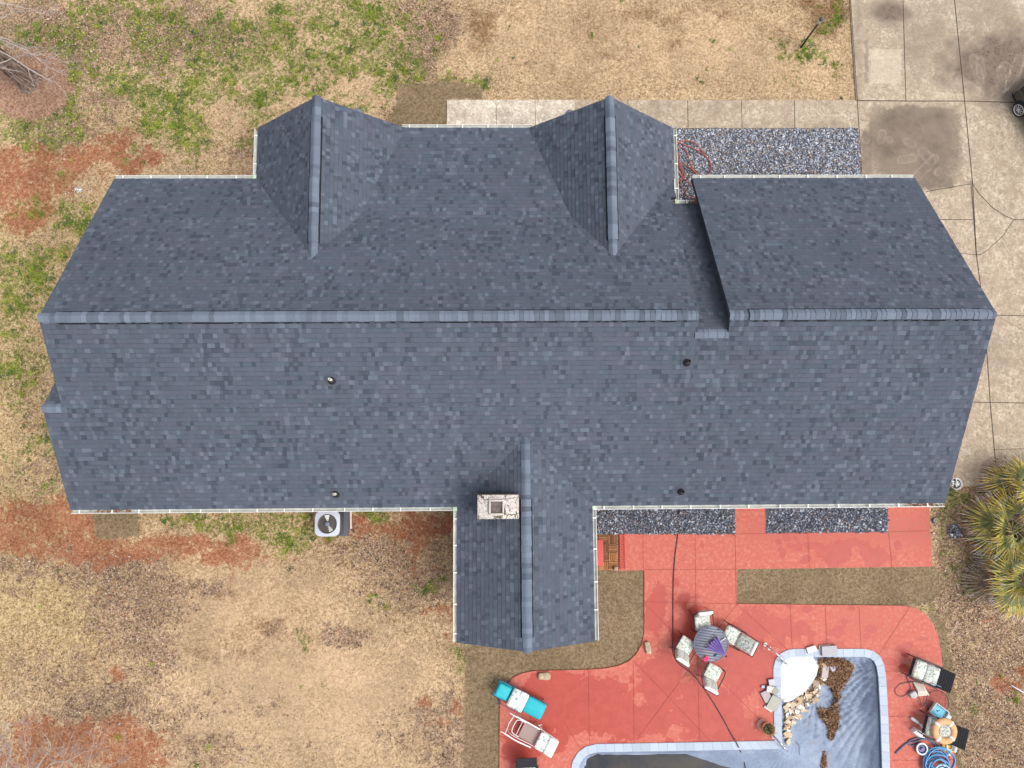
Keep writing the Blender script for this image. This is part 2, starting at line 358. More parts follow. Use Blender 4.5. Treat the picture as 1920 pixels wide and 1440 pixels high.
straw = mix(n, math_(n, 'MULTIPLY', WC[1], .55), straw, (.62,.43,.27))
brm = mask(n, math_(n, 'ADD', WB[0], .16), .25, .95, 1.3, 1.2)
c = mix(n, brm, straw, brown)
litc = ramp(n, vs_.outputs[0], [(0, (.08,.045,.028)), (.35, (.19,.118,.075)), (.7, (.34,.225,.15)), (1, (.52,.39,.29))])
c = mix(n, math_(n, 'MULTIPLY', mask(n, WA[2], .50, .72, 2.0, 2.8, .9), .82), c, litc)
clayc = ramp(n, sp, [(.41, (.17,.06,.03)), (.5, (.33,.118,.056)), (.6, (.46,.24,.15))])
c = mix(n, math_(n, 'MULTIPLY', mask(n, WA[0], .50, 1.0, 1.9, 2.4, .9), .9), c, clayc)
grc = ramp(n, sp, [(.42, (.03,.045,.01)), (.5, (.12,.16,.028)), (.58, (.34,.36,.09))])
c = mix(n, math_(n, 'MULTIPLY', mask(n, WA[1], .58, .70, 1.9, 3.4, 1.0), .82), c, grc)
sodc = ramp(n, sp, [(.41, (.11,.075,.035)), (.49, (.23,.165,.095)), (.6, (.37,.285,.18))])
c = mix(n, WB[1], c, sodc)
mulc = ramp(n, sp, [(.41, (.13,.065,.04)), (.5, (.33,.19,.125)), (.6, (.50,.33,.24))])
c = mix(n, WB[2], c, mulc)
bigr = ramp(n, n_big, [(.36, .84), (.64, 1.12)]); c = mix(n, 1.0, c, bigr, 'MULTIPLY')
n.links.new(c, b.inputs['Base Color']); b.inputs['Roughness'].default_value = .95; b.inputs['Specular IOR Level'].default_value = .1
bump(n, b, sp, 1.0, .06)
me.materials.append(m)
o = bpy.data.objects.new('ground', me); COL.objects.link(o); tag(o, kind='structure')

# keep-out test for scattered stuff
def free(x, y):
    k = ~in_poly(x, y, PATIO) & ~in_poly(x, y, bed_s1) & ~in_poly(x, y, bed_s2)
    k &= ~((x > DRV_X0-.02) & (y > DRV_Y0)); k &= ~((x > WALK_X0-.03) & (x < DRV_X0+1) & (y > WALK_Y0-.1) & (y < WALK_Y1+.03))
    k &= ~((x > BEDN[0]) & (x < BEDN[1]) & (y > BEDN[2]) & (y < BEDN[3]))
    k &= ~((x > -12.4) & (x < 13.6) & (y > -.9) & (y < 9.1)) & ~((x > -.95) & (x < 2.4) & (y > -5) & (y < 0)) & ~((x > -7.7) & (x < 5.5) & (y > 8) & (y < 10.9))
    wt = G(1117,1000); wb = G(1160,1070); k &= ~((x > wt.x-.3) & (x < wb.x+.02) & (y < wt.y) & (y > wb.y-.02))
    return k
def scatter(nn, x0=-20, x1=20, y0=-12, y1=18):
    x = rng.uniform(x0, x1, nn); y = rng.uniform(y0, y1, nn); k = free(x, y); return x[k], y[k]
def blades(x, y, cols, L, Wd, per, up=.5):
    """bent tuft blades as triangles"""
    nn = len(x); X = np.repeat(x, per); Y = np.repeat(y, per); C = np.repeat(cols, per, 0)
    a = rng.uniform(0, 2*math.pi, len(X)); l = np.repeat(L, per)*rng.uniform(.5, 1.2, len(X)); w = Wd*rng.uniform(.6, 1.4, len(X))
    X = X + rng.normal(0, .012, len(X)); Y = Y + rng.normal(0, .012, len(X)); z = np.full(len(X), -.02)
    rise = l*rng.uniform(.15, up, len(X)); d = np.stack([np.cos(a), np.sin(a)], 1); p = np.stack([-np.sin(a), np.cos(a)], 1)
    v = np.zeros((len(X), 3, 3)); v[:,0,0] = X + p[:,0]*w; v[:,0,1] = Y + p[:,1]*w; v[:,0,2] = z
    v[:,1,0] = X - p[:,0]*w; v[:,1,1] = Y - p[:,1]*w; v[:,1,2] = z; v[:,2,0] = X + d[:,0]*l; v[:,2,1] = Y + d[:,1]*l; v[:,2,2] = z + rise + .02
    return v, C*rng.uniform(.65, 1.35, (len(X), 1))
def pick(x, y):
    a, bb = PIX(x, y); return ground_weights(a, bb)
# dry straw blades
x, y = scatter(75000); cl, gr, li, brr, mu, sd, ye, nn_ = pick(x, y)
k = (cl < .6) & (rng.random(len(x)) > sd*.35) ; x, y = x[k], y[k]; ye, brr, sd, mu = ye[k], brr[k], sd[k], mu[k]
cc = np.stack([.50-.22*brr-.20*sd, .36-.18*brr-.13*sd, .22-.06*ye-.10*brr-.07*sd], 1)*rng.choice([1, 1, 1, .45], len(x))[:, None]; cc = np.clip(cc, .04, 1)
v, c_ = blades(x, y, cc, np.where(sd > .5, .025, .055), .006, 3, .5)
soup('dry_grass', v, 3, c_, attr_mat('grass_blade'), 'stuff', 'short straw coloured dormant grass covering the yard around the house', 'dry grass')
# green weeds: clumps of one hue each
x, y = scatter(62000); cl, gr, li, brr, mu, sd, ye, nn_ = pick(x, y)
fn = fnoise(x*50, y*50, 30, 44); k = (np.clip(gr, 0, .8) + (fn-.5)*2.2 > rng.uniform(.50, 1.3, len(x))) & (sd < .5) & (mu < .5); x, y = x[k], y[k]
K = len(x); size = rng.gamma(2.0, .036, K)+.015; cnt = np.clip((size/.012)**1.25, 3, 40).astype(int)
huev = np.array([[.15,.22,.02],[.25,.31,.03],[.07,.13,.045],[.33,.34,.07],[.20,.24,.05],[.10,.18,.015]])[rng.integers(0, 6, K)]*rng.uniform(.8, 1.2, (K,1))
X = np.repeat(x, cnt) + rng.normal(0, 1, cnt.sum())*np.repeat(size, cnt)*.55; Y = np.repeat(y, cnt) + rng.normal(0, 1, cnt.sum())*np.repeat(size, cnt)*.55
k = free(X, Y); X, Y = X[k], Y[k]; H_ = np.repeat(huev, cnt, 0)[k]
v, c_ = blades(X, Y, H_, np.full(len(X), .07), .012, 2, .9)
soup('green_grass', v, 3, c_, attr_mat('grass_blade'), 'stuff', 'patchy green grass and weeds growing through the dormant lawn', 'green grass')
# leaf litter
x, y = scatter(150000); cl, gr, li, brr, mu, sd, ye, nn_ = pick(x, y)
fn = fnoise(x*50, y*50, 24, 77); k = (li + (fn-.5)*1.2 > rng.uniform(.3, 1.2, len(x))) & (sd < .5) & (mu < .5); x, y = x[k], y[k]; F = len(x)
a = rng.uniform(0, 2*math.pi, F); l = rng.uniform(.015, .048, F); w = l*rng.uniform(.35, .7, F); tz = rng.uniform(-.012, .012, (F, 4))
v = np.zeros((F, 4, 3))
for i, (s, t) in enumerate(((1,0),(0,1),(-1,0),(0,-1))):
    v[:,i,0] = x + np.cos(a)*l*s - np.sin(a)*w*t; v[:,i,1] = y + np.sin(a)*l*s + np.cos(a)*w*t; v[:,i,2] = .012 + tz[:,i]
r_ = rng.random((F, 1)); pal = np.array([[.34,.22,.16],[.17,.095,.07],[.52,.41,.33],[.075,.045,.04],[.34,.15,.08],[.11,.07,.065]])
soup('leaf_litter', v, 4, pal[rng.integers(0, 6, F)]*rng.uniform(.7, 1.25, (F, 1)), attr_mat('dead_leaf', var=.15), 'stuff', 'brown dead leaves scattered over the bare parts of the yard', 'fallen leaves')

# ------------------------------------------------------------------ concrete: driveway and walkway
def grid_obj(name, x0, x1, y0, y1, step, z, material, wfun=None, th=.12, xs=None, ys=None):
    xs = np.linspace(x0, x1, max(2, int((x1-x0)/step))) if xs is None else xs; ys = np.linspace(y0, y1, max(2, int((y1-y0)/step))) if ys is None else ys
    X, Y = np.meshgrid(xs, ys); r, c_ = X.shape; v = [(a, b_, z) for a, b_ in zip(X.ravel(), Y.ravel())]
    I = np.arange(r*c_).reshape(r, c_); f = np.stack([I[:-1,:-1], I[:-1,1:], I[1:,1:], I[1:,:-1]], -1).reshape(-1,4).tolist()
    o_ = len(v); v += [(x0,y0,z),(x1,y0,z),(x1,y1,z),(x0,y1,z),(x0,y0,z-th),(x1,y0,z-th),(x1,y1,z-th),(x0,y1,z-th)]
    for a, b_ in ((0,1),(1,2),(2,3),(3,0)): f.append([o_+b_, o_+a, o_+a+4, o_+b_+4])
    me = bpy.data.meshes.new(name); me.from_pydata(v, [], f); me.materials.append(material)
    if wfun:
        A = np.array(v); a, b_, c2 = wfun(*PIX(A[:,0], A[:,1], z)); pattr(me, 'WA', a, b_, c2)
    me.update(); o = bpy.data.objects.new(name, me); COL.objects.link(o); return tag(o, kind='structure')
def sd_caps(px, py, ax, ay, bx, by):
    t = np.clip(((px-ax)*(bx-ax)+(py-ay)*(by-ay))/max(1e-6, (bx-ax)**2+(by-ay)**2), 0, 1)
    return np.hypot(px-ax-t*(bx-ax), py-ay-t*(by-ay))
def conc_w(px, py):
    n1 = fnoise(px, py, 50, 61); n2 = fnoise(px, py, 14, 62); n3 = fnoise(px, py, 5, 63, 2)
    def box(x0, y0, x1, y1, s): 
        d = np.minimum(np.minimum(px-x0, x1-px), np.minimum(py-y0, y1-py)) + (n2-.5)*s; return np.clip(d/6, 0, 1)
    wet = box(1623, 196, 1806, 362, 22)*np.clip(1-np.hypot((px-1715)/110, (py-270)/108)**6, 0, 1)
    wet = np.maximum(wet, box(1611,240,1640,345,8))
    wet = np.maximum(wet, box(1600,330,1790,356,14)*.9)
    dark = np.clip(1.2-np.hypot((px-1665)/44, (py-22)/26)-(n2-.5)*.6, 0, 1)*1.3 + np.clip(1.35-np.hypot((px-1885)/100, (py-125)/62)-(n1-.5)*.8-(n2-.5)*.5, 0, 1)*1.5
    dark += np.clip(1.1-np.hypot((px-1860)/60,(py-20)/50)-(n1-.5), 0, 1)*.6 + np.clip(1.1-np.hypot((px-1735)/75,(py-80)/80)-(n1-.5), 0, 1)*.45
    dark += np.clip(1.1-np.hypot((px-1765)/26,(py-222)/35)-(n1-.5)*.6, 0, 1)*.5 + ((px>1621)&(px<1628)&(py>75)&(py<155))*.5 + np.clip(1-np.hypot((px-1870)/60,(py-665)/60),0,1)*.4
    dark += np.clip(1-abs(px-1600-n1*20)/12,0,1)*(py<190)*.4
    pale = np.zeros(px.shape)
    pale += ((px>1632)&(px<1690)&(py>92)&(py<157))*.75
    for (ax, ay, bx, by, r) in ((1825,110,1838,150,8),(1838,115,1840,140,8),(1812,182,1812,182,7),(1830,170,1838,176,7),(1877,133,1877,165,9),(1884,127,1882,160,11),(1912,112,1895,160,10),(1740,157,1772,182,10),(1748,158,1770,170,8),(1655,250,1652,262,7),(1622,250,1624,262,7),(1752,298,1720,330,8),(1700,265,1712,270,6),(1866,182,1868,184,8),(1740,180,1765,184,9),(1800,150,1830,172,8),(1690,300,1712,296,7),(1668,262,1668,262,6),(1730,285,1745,300,9),(1760,320,1757,325,5)):
        d = sd_caps(px, py, ax, ay, bx, by)+(n3-.5)*2.2; g_ = np.clip(.25+n2*.9+(n3-.5)*.6, 0, 1); pale += (np.exp(-((d-r)/1.1)**2)*.40 + (d < r)*.12)*g_
    d = np.hypot(px-1850, py-60); pale += np.exp(-((np.hypot((px-1800)/1.0,(py-80)/1.0)-125)/3)**2)*(px>1850)*.3
    dark = dark*np.clip(1-(pale>.5)*.6, 0, 1)
    return np.clip(wet*(.62+.6*n1)*(1-.35*np.clip((py-250)/90,0,1)*np.clip((1690-px)/60,0,1)), 0, 1), np.clip(dark, 0, 1), np.clip(pale, 0, 1)
def concrete(name, tint=(.42,.34,.245), hi=(.58,.49,.375)):
    m, n, b = nt(name); w = sep(n, 'WA')
    a = noise(n, 1.3, 6, .7); s = noise(n, 7, 6, .75, dist=1.2); t = noise(n, 45, 3, .6)
    c = ramp(n, s, [(.38, tuple(q*.66 for q in tint)), (.5, tint), (.62, hi)])
    c = mix(n, ramp(n, a, [(.42, 0.0), (.62, .55)]), c, (.29,.22,.155))
    st = math_(n, 'MULTIPLY', w[1], ramp(n, s, [(.3, .3), (.62, 1.0)])); c = mix(n, st, c, (.105,.075,.06))
    c = mix(n, math_(n, 'MULTIPLY', w[0], ramp(n, s, [(.25, .8), (.7, .97)])), c, ramp(n, a, [(.38,(.085,.062,.046)),(.6,(.175,.132,.096))]))
    c = mix(n, math_(n, 'MULTIPLY', w[2], .6), c, (.58,.48,.37))
    c = mix(n, .3, c, mix(n, 1.0, c, ramp(n, t, [(.35, .6), (.6, 1.3)]), 'MULTIPLY'))
    n.links.new(c, b.inputs['Base Color']); r = math_(n, 'SUBTRACT', .88, math_(n, 'MULTIPLY', w[0], .35)); n.links.new(r, b.inputs['Roughness'])
    b.inputs['Specular IOR Level'].default_value = .25
    bump(n, b, t, .2, .004); return m
CONC = concrete('weathered_concrete'); 
CONCP = concrete('pale_concrete', (.62,.54,.43), (.80,.73,.62))
zero3 = lambda a, b: (0*a, 0*a, 0*a)
ygr = np.concatenate([np.linspace(DRV_Y0, 18.5, 470), [40, 120, 250]]); xgr = np.concatenate([np.linspace(DRV_X0, 20.5, 140), [24, 27.5]])
grid_obj('driveway', DRV_X0, 27.5, DRV_Y0, 250, 1, .02, CONC, conc_w, xs=xgr, ys=ygr)
WX1 = G(1078,210).x
grid_obj('walkway', WX1, DRV_X0-.004, WALK_Y0, WALK_Y1, .07, .02, CONC, lambda a, b: (0*a, np.clip((fnoise(a,b,50,9)-.5)*1.6,0,.4), 0*a))
grid_obj('walkway', WALK_X0, WX1-.004, 9.0, WALK_Y1, .2, .02, CONCP, zero3)
JOINT = mat('dark_slab_joint', (.07,.05,.04), .95)  # dark brown colour of the slab joints
jm = MB()
def strip(mb, a, b, w=.014, z=.024, h=.002):
    a = Vector((a[0], a[1], 0)); b = Vector((b[0], b[1], 0)); d = (b-a).normalized(); p = Vector((-d.y, d.x, 0))*w
    mb.add([(a+p+Vector((0,0,z))), (a-p+Vector((0,0,z))), (b-p+Vector((0,0,z))), (b+p+Vector((0,0,z)))], [[0,1,2,3]])
def jl(pts, w=.014):
    P = GP(pts)
    for i in range(len(P)-1): strip(jm, P[i], P[i+1], w)
for xx in (1129,1177,1289,1390,1489,): jl([(xx,189),(xx+1,240)], .011)
for xx in (930,1003): jl([(xx,189),(xx+1,236)], .008)
jl([(1606,189),(1700,190),(1804,190),(1920,193),(1990,194)], .018); jl([(1593,-20),(1607,189),(1616,335)], .013)
jl([(1787,-20),(1808,190),(1823,345),(1830,480)], .016); jl([(1692,-20),(1698,190)], .014)
jl([(1760,368),(1700,360),(1823,345)], .01) if 0 else jl([(1735,360),(1780,352),(1820,345)], .012)
jl([(1819,340),(1835,363),(1858,388),(1880,403),(1900,412),(1990,414)], .013); jl([(1900,412),(1880,442),(1855,466),(1838,478),(1800,476)], .01)
jl([(1760,412),(1824,412)], .012); jl([(1820,345),(1830,478),(1845,590),(1856,756),(1867,880),(1870,915)], .015)
jl([(1866,591),(1990,594)], .014); jl([(1820,754),(1990,757)], .014); jl([(1862,843),(1900,842),(1990,838)], .008); jl([(1868,592),(1990,660)], .006)
tag(jm.build('driveway_joint', JOINT), kind='structure')

# ------------------------------------------------------------------ red patio
def poly_fill(name, outer, holes, z, material, th=.12, cut=.0, wfun=None):
    bm = bmesh.new(); loops = []
    for L in [outer] + holes:
        vs = [bm.verts.new((p[0], p[1], z)) for p in L]; loops += [bm.edges.new((vs[i], vs[(i+1)%len(vs)])) for i in range(len(vs))]
    bmesh.ops.triangle_fill(bm, use_beauty=True, edges=loops)
    if cut:
        xs = [v.co.x for v in bm.verts]; ys = [v.co.y for v in bm.verts]
        for ax, lo, hi in ((0, min(xs), max(xs)), (1, min(ys), max(ys))):
            q = lo + cut
            while q < hi:
                co = [0,0,0]; co[ax] = q; no = [0,0,0]; no[ax] = 1
                bmesh.ops.bisect_plane(bm, geom=bm.verts[:]+bm.edges[:]+bm.faces[:], plane_co=co, plane_no=no); q += cut
    for f in bm.faces:
        if f.normal.z < 0: f.normal_flip()
    be = [e for e in bm.edges if len(e.link_faces) == 1]
    r = bmesh.ops.extrude_edge_only(bm, edges=be)
    for v in r['geom']:
        if isinstance(v, bmesh.types.BMVert): v.co.z -= th
    me = bpy.data.meshes.new(name); bm.to_mesh(me); bm.free(); me.materials.append(material)
    if wfun:
        A = np.empty(len(me.vertices)*3, np.float32); me.vertices.foreach_get('co', A); A = A.reshape(-1,3)
        a, b_, c2 = wfun(*PIX(A[:,0].astype(float), A[:,1].astype(float), z)); pattr(me, 'WA', a, b_, c2)
    o = bpy.data.objects.new(name, me); COL.objects.link(o); return o
WET = [(1150,1290,30,26,.8),(1390,1180,16,40,.7),(1360,1240,30,30,.7),(1260,1090,18,24,.5),(1440,1290,14,30,.5),(1540,1025,60,14,.6),(1480,1010,30,10,.5),(1610,1020,30,14,.6),(1330,1100,40,10,.4),(1230,1040,20,26,.35),(1290,1110,60,30,.25),(1230,1150,30,60,.7),(1280,1130,40,16,.55),(1300,1190,70,50,.75),(1240,1270,60,60,.75),(1330,1330,90,70,.7),(1400,1260,70,60,.75),(1420,1190,40,60,.7),(1350,1370,90,30,.7),(1230,1340,50,50,.7),(1180,1350,60,50,.7),(1130,1320,60,60,.9),(1060,1320,80,60,.95),(1010,1290,40,30,.8),(980,1400,40,60,.8),(1040,1390,40,30,.7),
 (1460,1180,40,26,.6),(1500,1180,20,16,.95),(1570,1192,24,14,.9),(1596,1140,10,6,.9),(1468,1190,8,26,.8),(1625,1193,8,6,.9),(1300,1030,60,30,.35),(1450,1020,30,20,.4),(1570,1040,40,22,.75),(1640,1040,26,24,.9),(1590,1018,50,10,.7),(1683,1022,8,10,.9),(1675,1045,8,6,.8),(1660,1215,6,6,.8),(1665,1240,12,9,.9),(1686,1210,16,8,.7),(1705,1210,10,8,.8),(1730,1197,14,5,.8),
 (1678,1272,6,8,.7),(1690,1340,10,6,.7),(1696,1355,8,6,.7),(1695,1380,10,6,.6),(1740,1350,5,4,.5),(1250,1010,50,10,.3),(1210,1110,20,20,.3),(1160,1400,60,20,.5),(1740,1330,8,6,.5)]
_rw = random.Random(21)
for _ in range(90):
    _x, _y = _rw.choice([(1700,1300),(1560,1170),(1250,1330),(1100,1330),(1450,1180),(1500,1030),(1330,1290)]); _r = _rw.uniform(3, 9); WET.append((_x+_rw.gauss(0,55 if _x != 1700 else 22), _y+_rw.gauss(0,45 if _x != 1500 else 15), _r*_rw.uniform(.7,1.8), _r, _rw.uniform(.7,.98)))
def patio_w(px, py):
    w = np.zeros(px.shape); wx = px + (fnoise(px, py, 40, 15)-.5)*45; wy = py + (fnoise(px, py, 40, 25)-.5)*45
    for cx, cy, rx, ry, a in WET: w = np.maximum(w, a*1.15*np.exp(-((((wx if rx>15 else px)-cx)/rx)**2+(((wy if rx>15 else py)-cy)/ry)**2)))
    dirt = np.clip(1-abs(py-1000)/40,0,1)*(px>1400)*.5 + np.clip(1.1-np.hypot((px-1620)/90,(py-1165)/50),0,1)*.4 + np.clip(1-np.hypot((px-1715)/60,(py-980)/60),0,1)*.5+np.clip(1-np.hypot((px-1100)/90,(py-1280)/40),0,1)*.3
    return w, dirt, 0*w
m, n, b = nt('red_painted_concrete'); w = sep(n, 'WA')
a1 = noise(n, 3.0, 7, .66, dist=.5); a2 = noise(n, 9, 5, .65); a3 = noise(n, 40, 3, .6)
t = math_(n, 'ADD', w[0], math_(n, 'MULTIPLY', math_(n, 'SUBTRACT', a1, .5), 1.15)); t = math_(n, 'ADD', t, math_(n, 'MULTIPLY', math_(n, 'SUBTRACT', a2, .5), .18))
r = N(n, 'ShaderNodeMapRange', interpolation_type='SMOOTHSTEP'); r.inputs[1].default_value = .425; r.inputs[2].default_value = .465; n.links.new(t, r.inputs[0]); wet = r.outputs[0]
dry = ramp(n, a2, [(.36, (.49,.122,.088)), (.54, (.52,.148,.110)), (.66, (.56,.215,.165))]); wetc = ramp(n, a1, [(.35, (.36,.042,.028)), (.65, (.425,.062,.043))])
c = dry; c = mix(n, math_(n, 'MULTIPLY', w[1], ramp(n, a2, [(.45, 0.0), (.7, .9)])), c, (.24,.075,.068))
c = mix(n, math_(n, 'MULTIPLY', ramp(n, noise(n, 5.5, 7, .8, dist=.8), [(.56, 0.0), (.70, 1.0)]), .32), c, (.27,.075,.062))
c = mix(n, math_(n, 'MULTIPLY', ramp(n, noise(n, 3.1, 8, .75, dist=1.5), [(.58, 0.0), (.66, 1.0)]), .26), c, (.58,.27,.24))
c = mix(n, math_(n, 'MULTIPLY', wet, .93), c, wetc)
c = mix(n, .25, c, mix(n, 1.0, c, ramp(n, a3, [(.35, .75), (.65, 1.2)]), 'MULTIPLY'))
n.links.new(c, b.inputs['Base Color']); rr = math_(n, 'SUBTRACT', .8, math_(n, 'MULTIPLY', wet, .35)); n.links.new(rr, b.inputs['Roughness']); b.inputs['Specular IOR Level'].default_value = .3
bump(n, b, a3, .15, .004); RED = m
hole = offset_in(POOL_OUT, .02)
patio = poly_fill('patio', PATIO, [hole], .02, RED, .15, .09, patio_w); tag(patio, kind='structure')
# gravel beds sit in notches: raise them slightly above the slab
pj = MB(); PJ = mat('patio_joint', (.27,.055,.045), .9)
def jp(pts, w=.0065):
    P = GP(pts)
    for i in range(len(P)-1): strip(pj, P[i], P[i+1], w, .0245)
for L in ([(1160,1000),(1378,1001),(1663,997),(1742,995)],[(1205,1000),(1206,1068)],[(1303,1000),(1304,1132)],[(1378,1001),(1380,1132)],[(1208,1068),(1381,1067)],[(1208,1128),(1381,1132)],[(1514,999),(1517,1065)],[(1665,997),(1672,1063)],
          [(1208,1131),(1452,1377)],[(1381,1132),(1188,1395)],[(1381,1132),(1478,1219)],[(1187,1240),(1189,1395)],[(1103,1256),(1105,1397)],[(1187,1238),(1335,1392)],[(1308,1230),(1311,1391)],[(1057,1351),(1088,1404)],
          [(1481,1134),(1485,1216)],[(1547,1134),(1550,1216)],[(1610,1135),(1614,1216)],[(1706,1137),(1646,1228)],[(1660,1258),(1770,1259)],[(1664,1343),(1778,1341)],[(1667,1425),(1795,1424)],[(1304,1132),(1306,1165)]): jp(L)
tag(pj.build('patio_joint', PJ), kind='structure')
# ------------------------------------------------------------------ gravel
def gravel(name, polys, spacing, z, tones, label):
    xs = []; ys = []
    for P in polys:
        ax = [p[0] for p in P]; ay = [p[1] for p in P]; A = (max(ax)-min(ax))*(max(ay)-min(ay)); k = int(A/spacing**2*2.0)
        x = rng.uniform(min(ax), max(ax), k); y = rng.uniform(min(ay), max(ay), k); q = in_poly(x, y, P); xs.append(x[q]); ys.append(y[q])
    x = np.concatenate(xs); y = np.concatenate(ys); K = len(x)
    base = np.array([[1,0,0],[-.5,.87,0],[-.5,-.87,0],[.5,.3,.6],[-.45,.2,.65],[0,-.5,.55]])
    tri = [[0,1,4],[0,4,3],[1,2,4],[2,5,4],[2,0,5],[0,3,5],[3,4,5]]
    s = np.clip(rng.lognormal(-.22, .38, K), .4, 1.9)*spacing*.72; x = x+rng.normal(0, .02, K); y = y+rng.normal(0, .02, K); a = rng.uniform(0, 2*math.pi, K); el = rng.uniform(.6, 1.0, K)
    V = np.repeat(base[None], K, 0)+rng.normal(0, .16, (K, 6, 3)); V[:,:,1] *= el[:,None]; V *= s[:,None,None]
    R_ = np.zeros((K,3,3)); R_[:,0,0] = np.cos(a); R_[:,0,1] = -np.sin(a); R_[:,1,0] = np.sin(a); R_[:,1,1] = np.cos(a); R_[:,2,2] = 1
    V = np.einsum('kij,kvj->kvi', R_, V); V[:,:,0] += x[:,None]; V[:,:,1] += y[:,None]; V[:,:,2] += z + rng.uniform(-.01, .02, K)[:,None]
    T = V[:, tri].reshape(-1, 3, 3); t = np.array(tones)[rng.integers(0, len(tones), K)]*rng.uniform(.8, 1.2, (K,1)); t = np.repeat(t, 7, 0)
    return soup(name, T, 3, t, attr_mat('crushed_stone', .7, .4, .2, 60), 'stuff', label, 'gravel')
nb = [(BEDN[0],BEDN[2]),(BEDN[1]-.02,BEDN[2]),(BEDN[1]-.02,BEDN[3]-.01),(BEDN[0],BEDN[3]-.01)]
T1 = [(.22,.24,.29),(.30,.33,.39),(.42,.45,.52),(.52,.56,.63),(.15,.165,.20),(.36,.39,.46),(.26,.22,.20),(.64,.67,.73),(.42,.32,.24)]
T2 = [(.07,.08,.11),(.12,.14,.18),(.18,.20,.26),(.30,.33,.40),(.05,.055,.07),(.15,.17,.22),(.42,.46,.53),(.55,.59,.65),(.22,.14,.10)]
gravel('gravel', [nb], .050, .02, T1, 'blue grey crushed stone bed between the front path and the garage')
gravel('gravel', [bed_s1], .050, .035, T2, 'dark crushed stone bed under the rear eave beside the wooden tiles')
gravel('gravel', [bed_s2], .050, .035, T2, 'dark crushed stone bed under the rear eave nearest the palms')
GB = mat('gravel_bedding', (.10,.11,.14), .95, .3, 40)
gbm = MB(); gbm.prism(nb, -.1, .0); tag(gbm.build('gravel_bedding', GB), kind='structure')
gbm = MB(); gbm.prism(bed_s1, -.1, .026); gbm.prism(bed_s2, -.1, .026); tag(gbm.build('gravel_bedding', GB), kind='structure')
# ------------------------------------------------------------------ house
HOUSE = empty('brick_house', (0, 0, 0), 0, 'long single storey house with charcoal shingle roof, three gables and white gutters', 'house')
SH = attr_mat('asphalt_shingle', .92, .10, .22, 60)
EXPO = 0.143
MID, DRK, LGT = (.086,.099,.127), (.065,.076,.099), (.109,.126,.158)
CAPC = (.150,.180,.228)
HUE = [0.0, 1.0]
def tone(cl=0.0):
    r = .5+(random.random()-.5)*(1+cl)       # cl: how busy this part of the slope is
    c = MID if .15 < r < .84 else (DRK if r <= .15 else LGT)
    k = (random.uniform(.95, 1.06) if c is MID else random.uniform(.86, 1.14))*HUE[1]; w = HUE[0]+random.uniform(-.02, .02)
    return (c[0]*k*(1+w), c[1]*k*(1-abs(w)*.15), c[2]*k*(1+w*.15))
class Plane:
    """z = z0 + gx*(x-x0) + gy*(y-y0)"""
    def __init__(s, x0, y0, z0, gx, gy): s.a = (x0, y0, z0, gx, gy)
    def z(s, x, y): x0, y0, z0, gx, gy = s.a; return z0 + gx*(x-x0) + gy*(y-y0)
def shingle(mb, poly, pl, seed=0, ph=0.0):
    """poly: convex plan polygon on plane pl: courses of random width tabs as real laps"""
    random.seed(100+seed)
    x0, y0, z0, gx, gy = pl.a; g = math.hypot(gx, gy); ux, uy = gx/g, gy/g     # uphill in plan
    ex, ey = uy, -ux                                                          # along the course
    cs = 1/math.sqrt(1+g*g); nrm = Vector((-gx*cs, -gy*cs, cs))
    P = [((p[0]*ex+p[1]*ey), (p[0]*ux+p[1]*uy)/cs) for p in poly]             # (along, slope distance)
    a0, a1 = min(p[0] for p in P), max(p[0] for p in P); b0, b1 = min(p[1] for p in P), max(p[1] for p in P)
    ar = sum(P[i][0]*P[(i+1)%len(P)][1]-P[(i+1)%len(P)][0]*P[i][1] for i in range(len(P)))
    if ar < 0: P = P[::-1]
    edges = []
    for i in range(len(P)):
        (ax, ay), (bx, by) = P[i], P[(i+1)%len(P)]; edges.append((ax, ay, bx-ax, by-ay))
    def cl(q):
        for ax, ay, dx, dy in edges:
            q = clip(q, lambda p: dx*(p[1]-ay)-dy*(p[0]-ax))
            if len(q) < 3: return None
        return q
    def W3(p, h):
        bb = p[1]*cs; x = p[0]*ex+bb*ux; y = p[0]*ey+bb*uy
        return Vector((x, y, pl.z(x, y))) + nrm*h
    k = math.floor((b0-ph)/EXPO)
    while ph + k*EXPO < b1:
        lo = ph + k*EXPO; hi = lo + EXPO; rnd = random.random()*.3; x = a0 - rnd; strip_end = x
        while x < a1:
            if x >= strip_end: strip_end = x + .98; HUE[0] = random.choice([-.05,-.03,-.01,.0,.02,.04]); HUE[1] = random.uniform(.96, 1.04)
            t = random.random(); w = random.uniform(.09, .155)
            c = tone(.02+.42*mnoise.noise((x*.9, lo*.9, seed))); kb = 1+.07*mnoise.noise((x*.22, lo*.35, seed+9)); c = tuple(v*kb for v in c)
            if w > .2 and c[0] > .14: c = tuple(v*.78 for v in c)
            up = .014 if random.random() < .5 else .007
            x2 = x + w
            q = cl([(x, lo), (x2, lo), (x2, hi), (x, hi)])
            if q:
                vs = [W3(p, up*(1-(p[1]-lo)/EXPO)+.004) for p in q]
                mb.add(vs, [list(range(len(vs)))], 0, c)
                q2 = cl([(x, hi-.016), (x2, hi-.016), (x2, hi), (x, hi)])      # shadow line below the next course up, painted as a dark band
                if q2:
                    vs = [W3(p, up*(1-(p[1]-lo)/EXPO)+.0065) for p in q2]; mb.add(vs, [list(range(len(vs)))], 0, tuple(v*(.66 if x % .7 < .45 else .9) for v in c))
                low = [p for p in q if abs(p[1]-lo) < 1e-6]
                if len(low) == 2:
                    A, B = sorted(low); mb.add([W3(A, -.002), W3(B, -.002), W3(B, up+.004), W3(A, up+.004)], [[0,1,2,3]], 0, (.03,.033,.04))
            x = x2
        k += 1
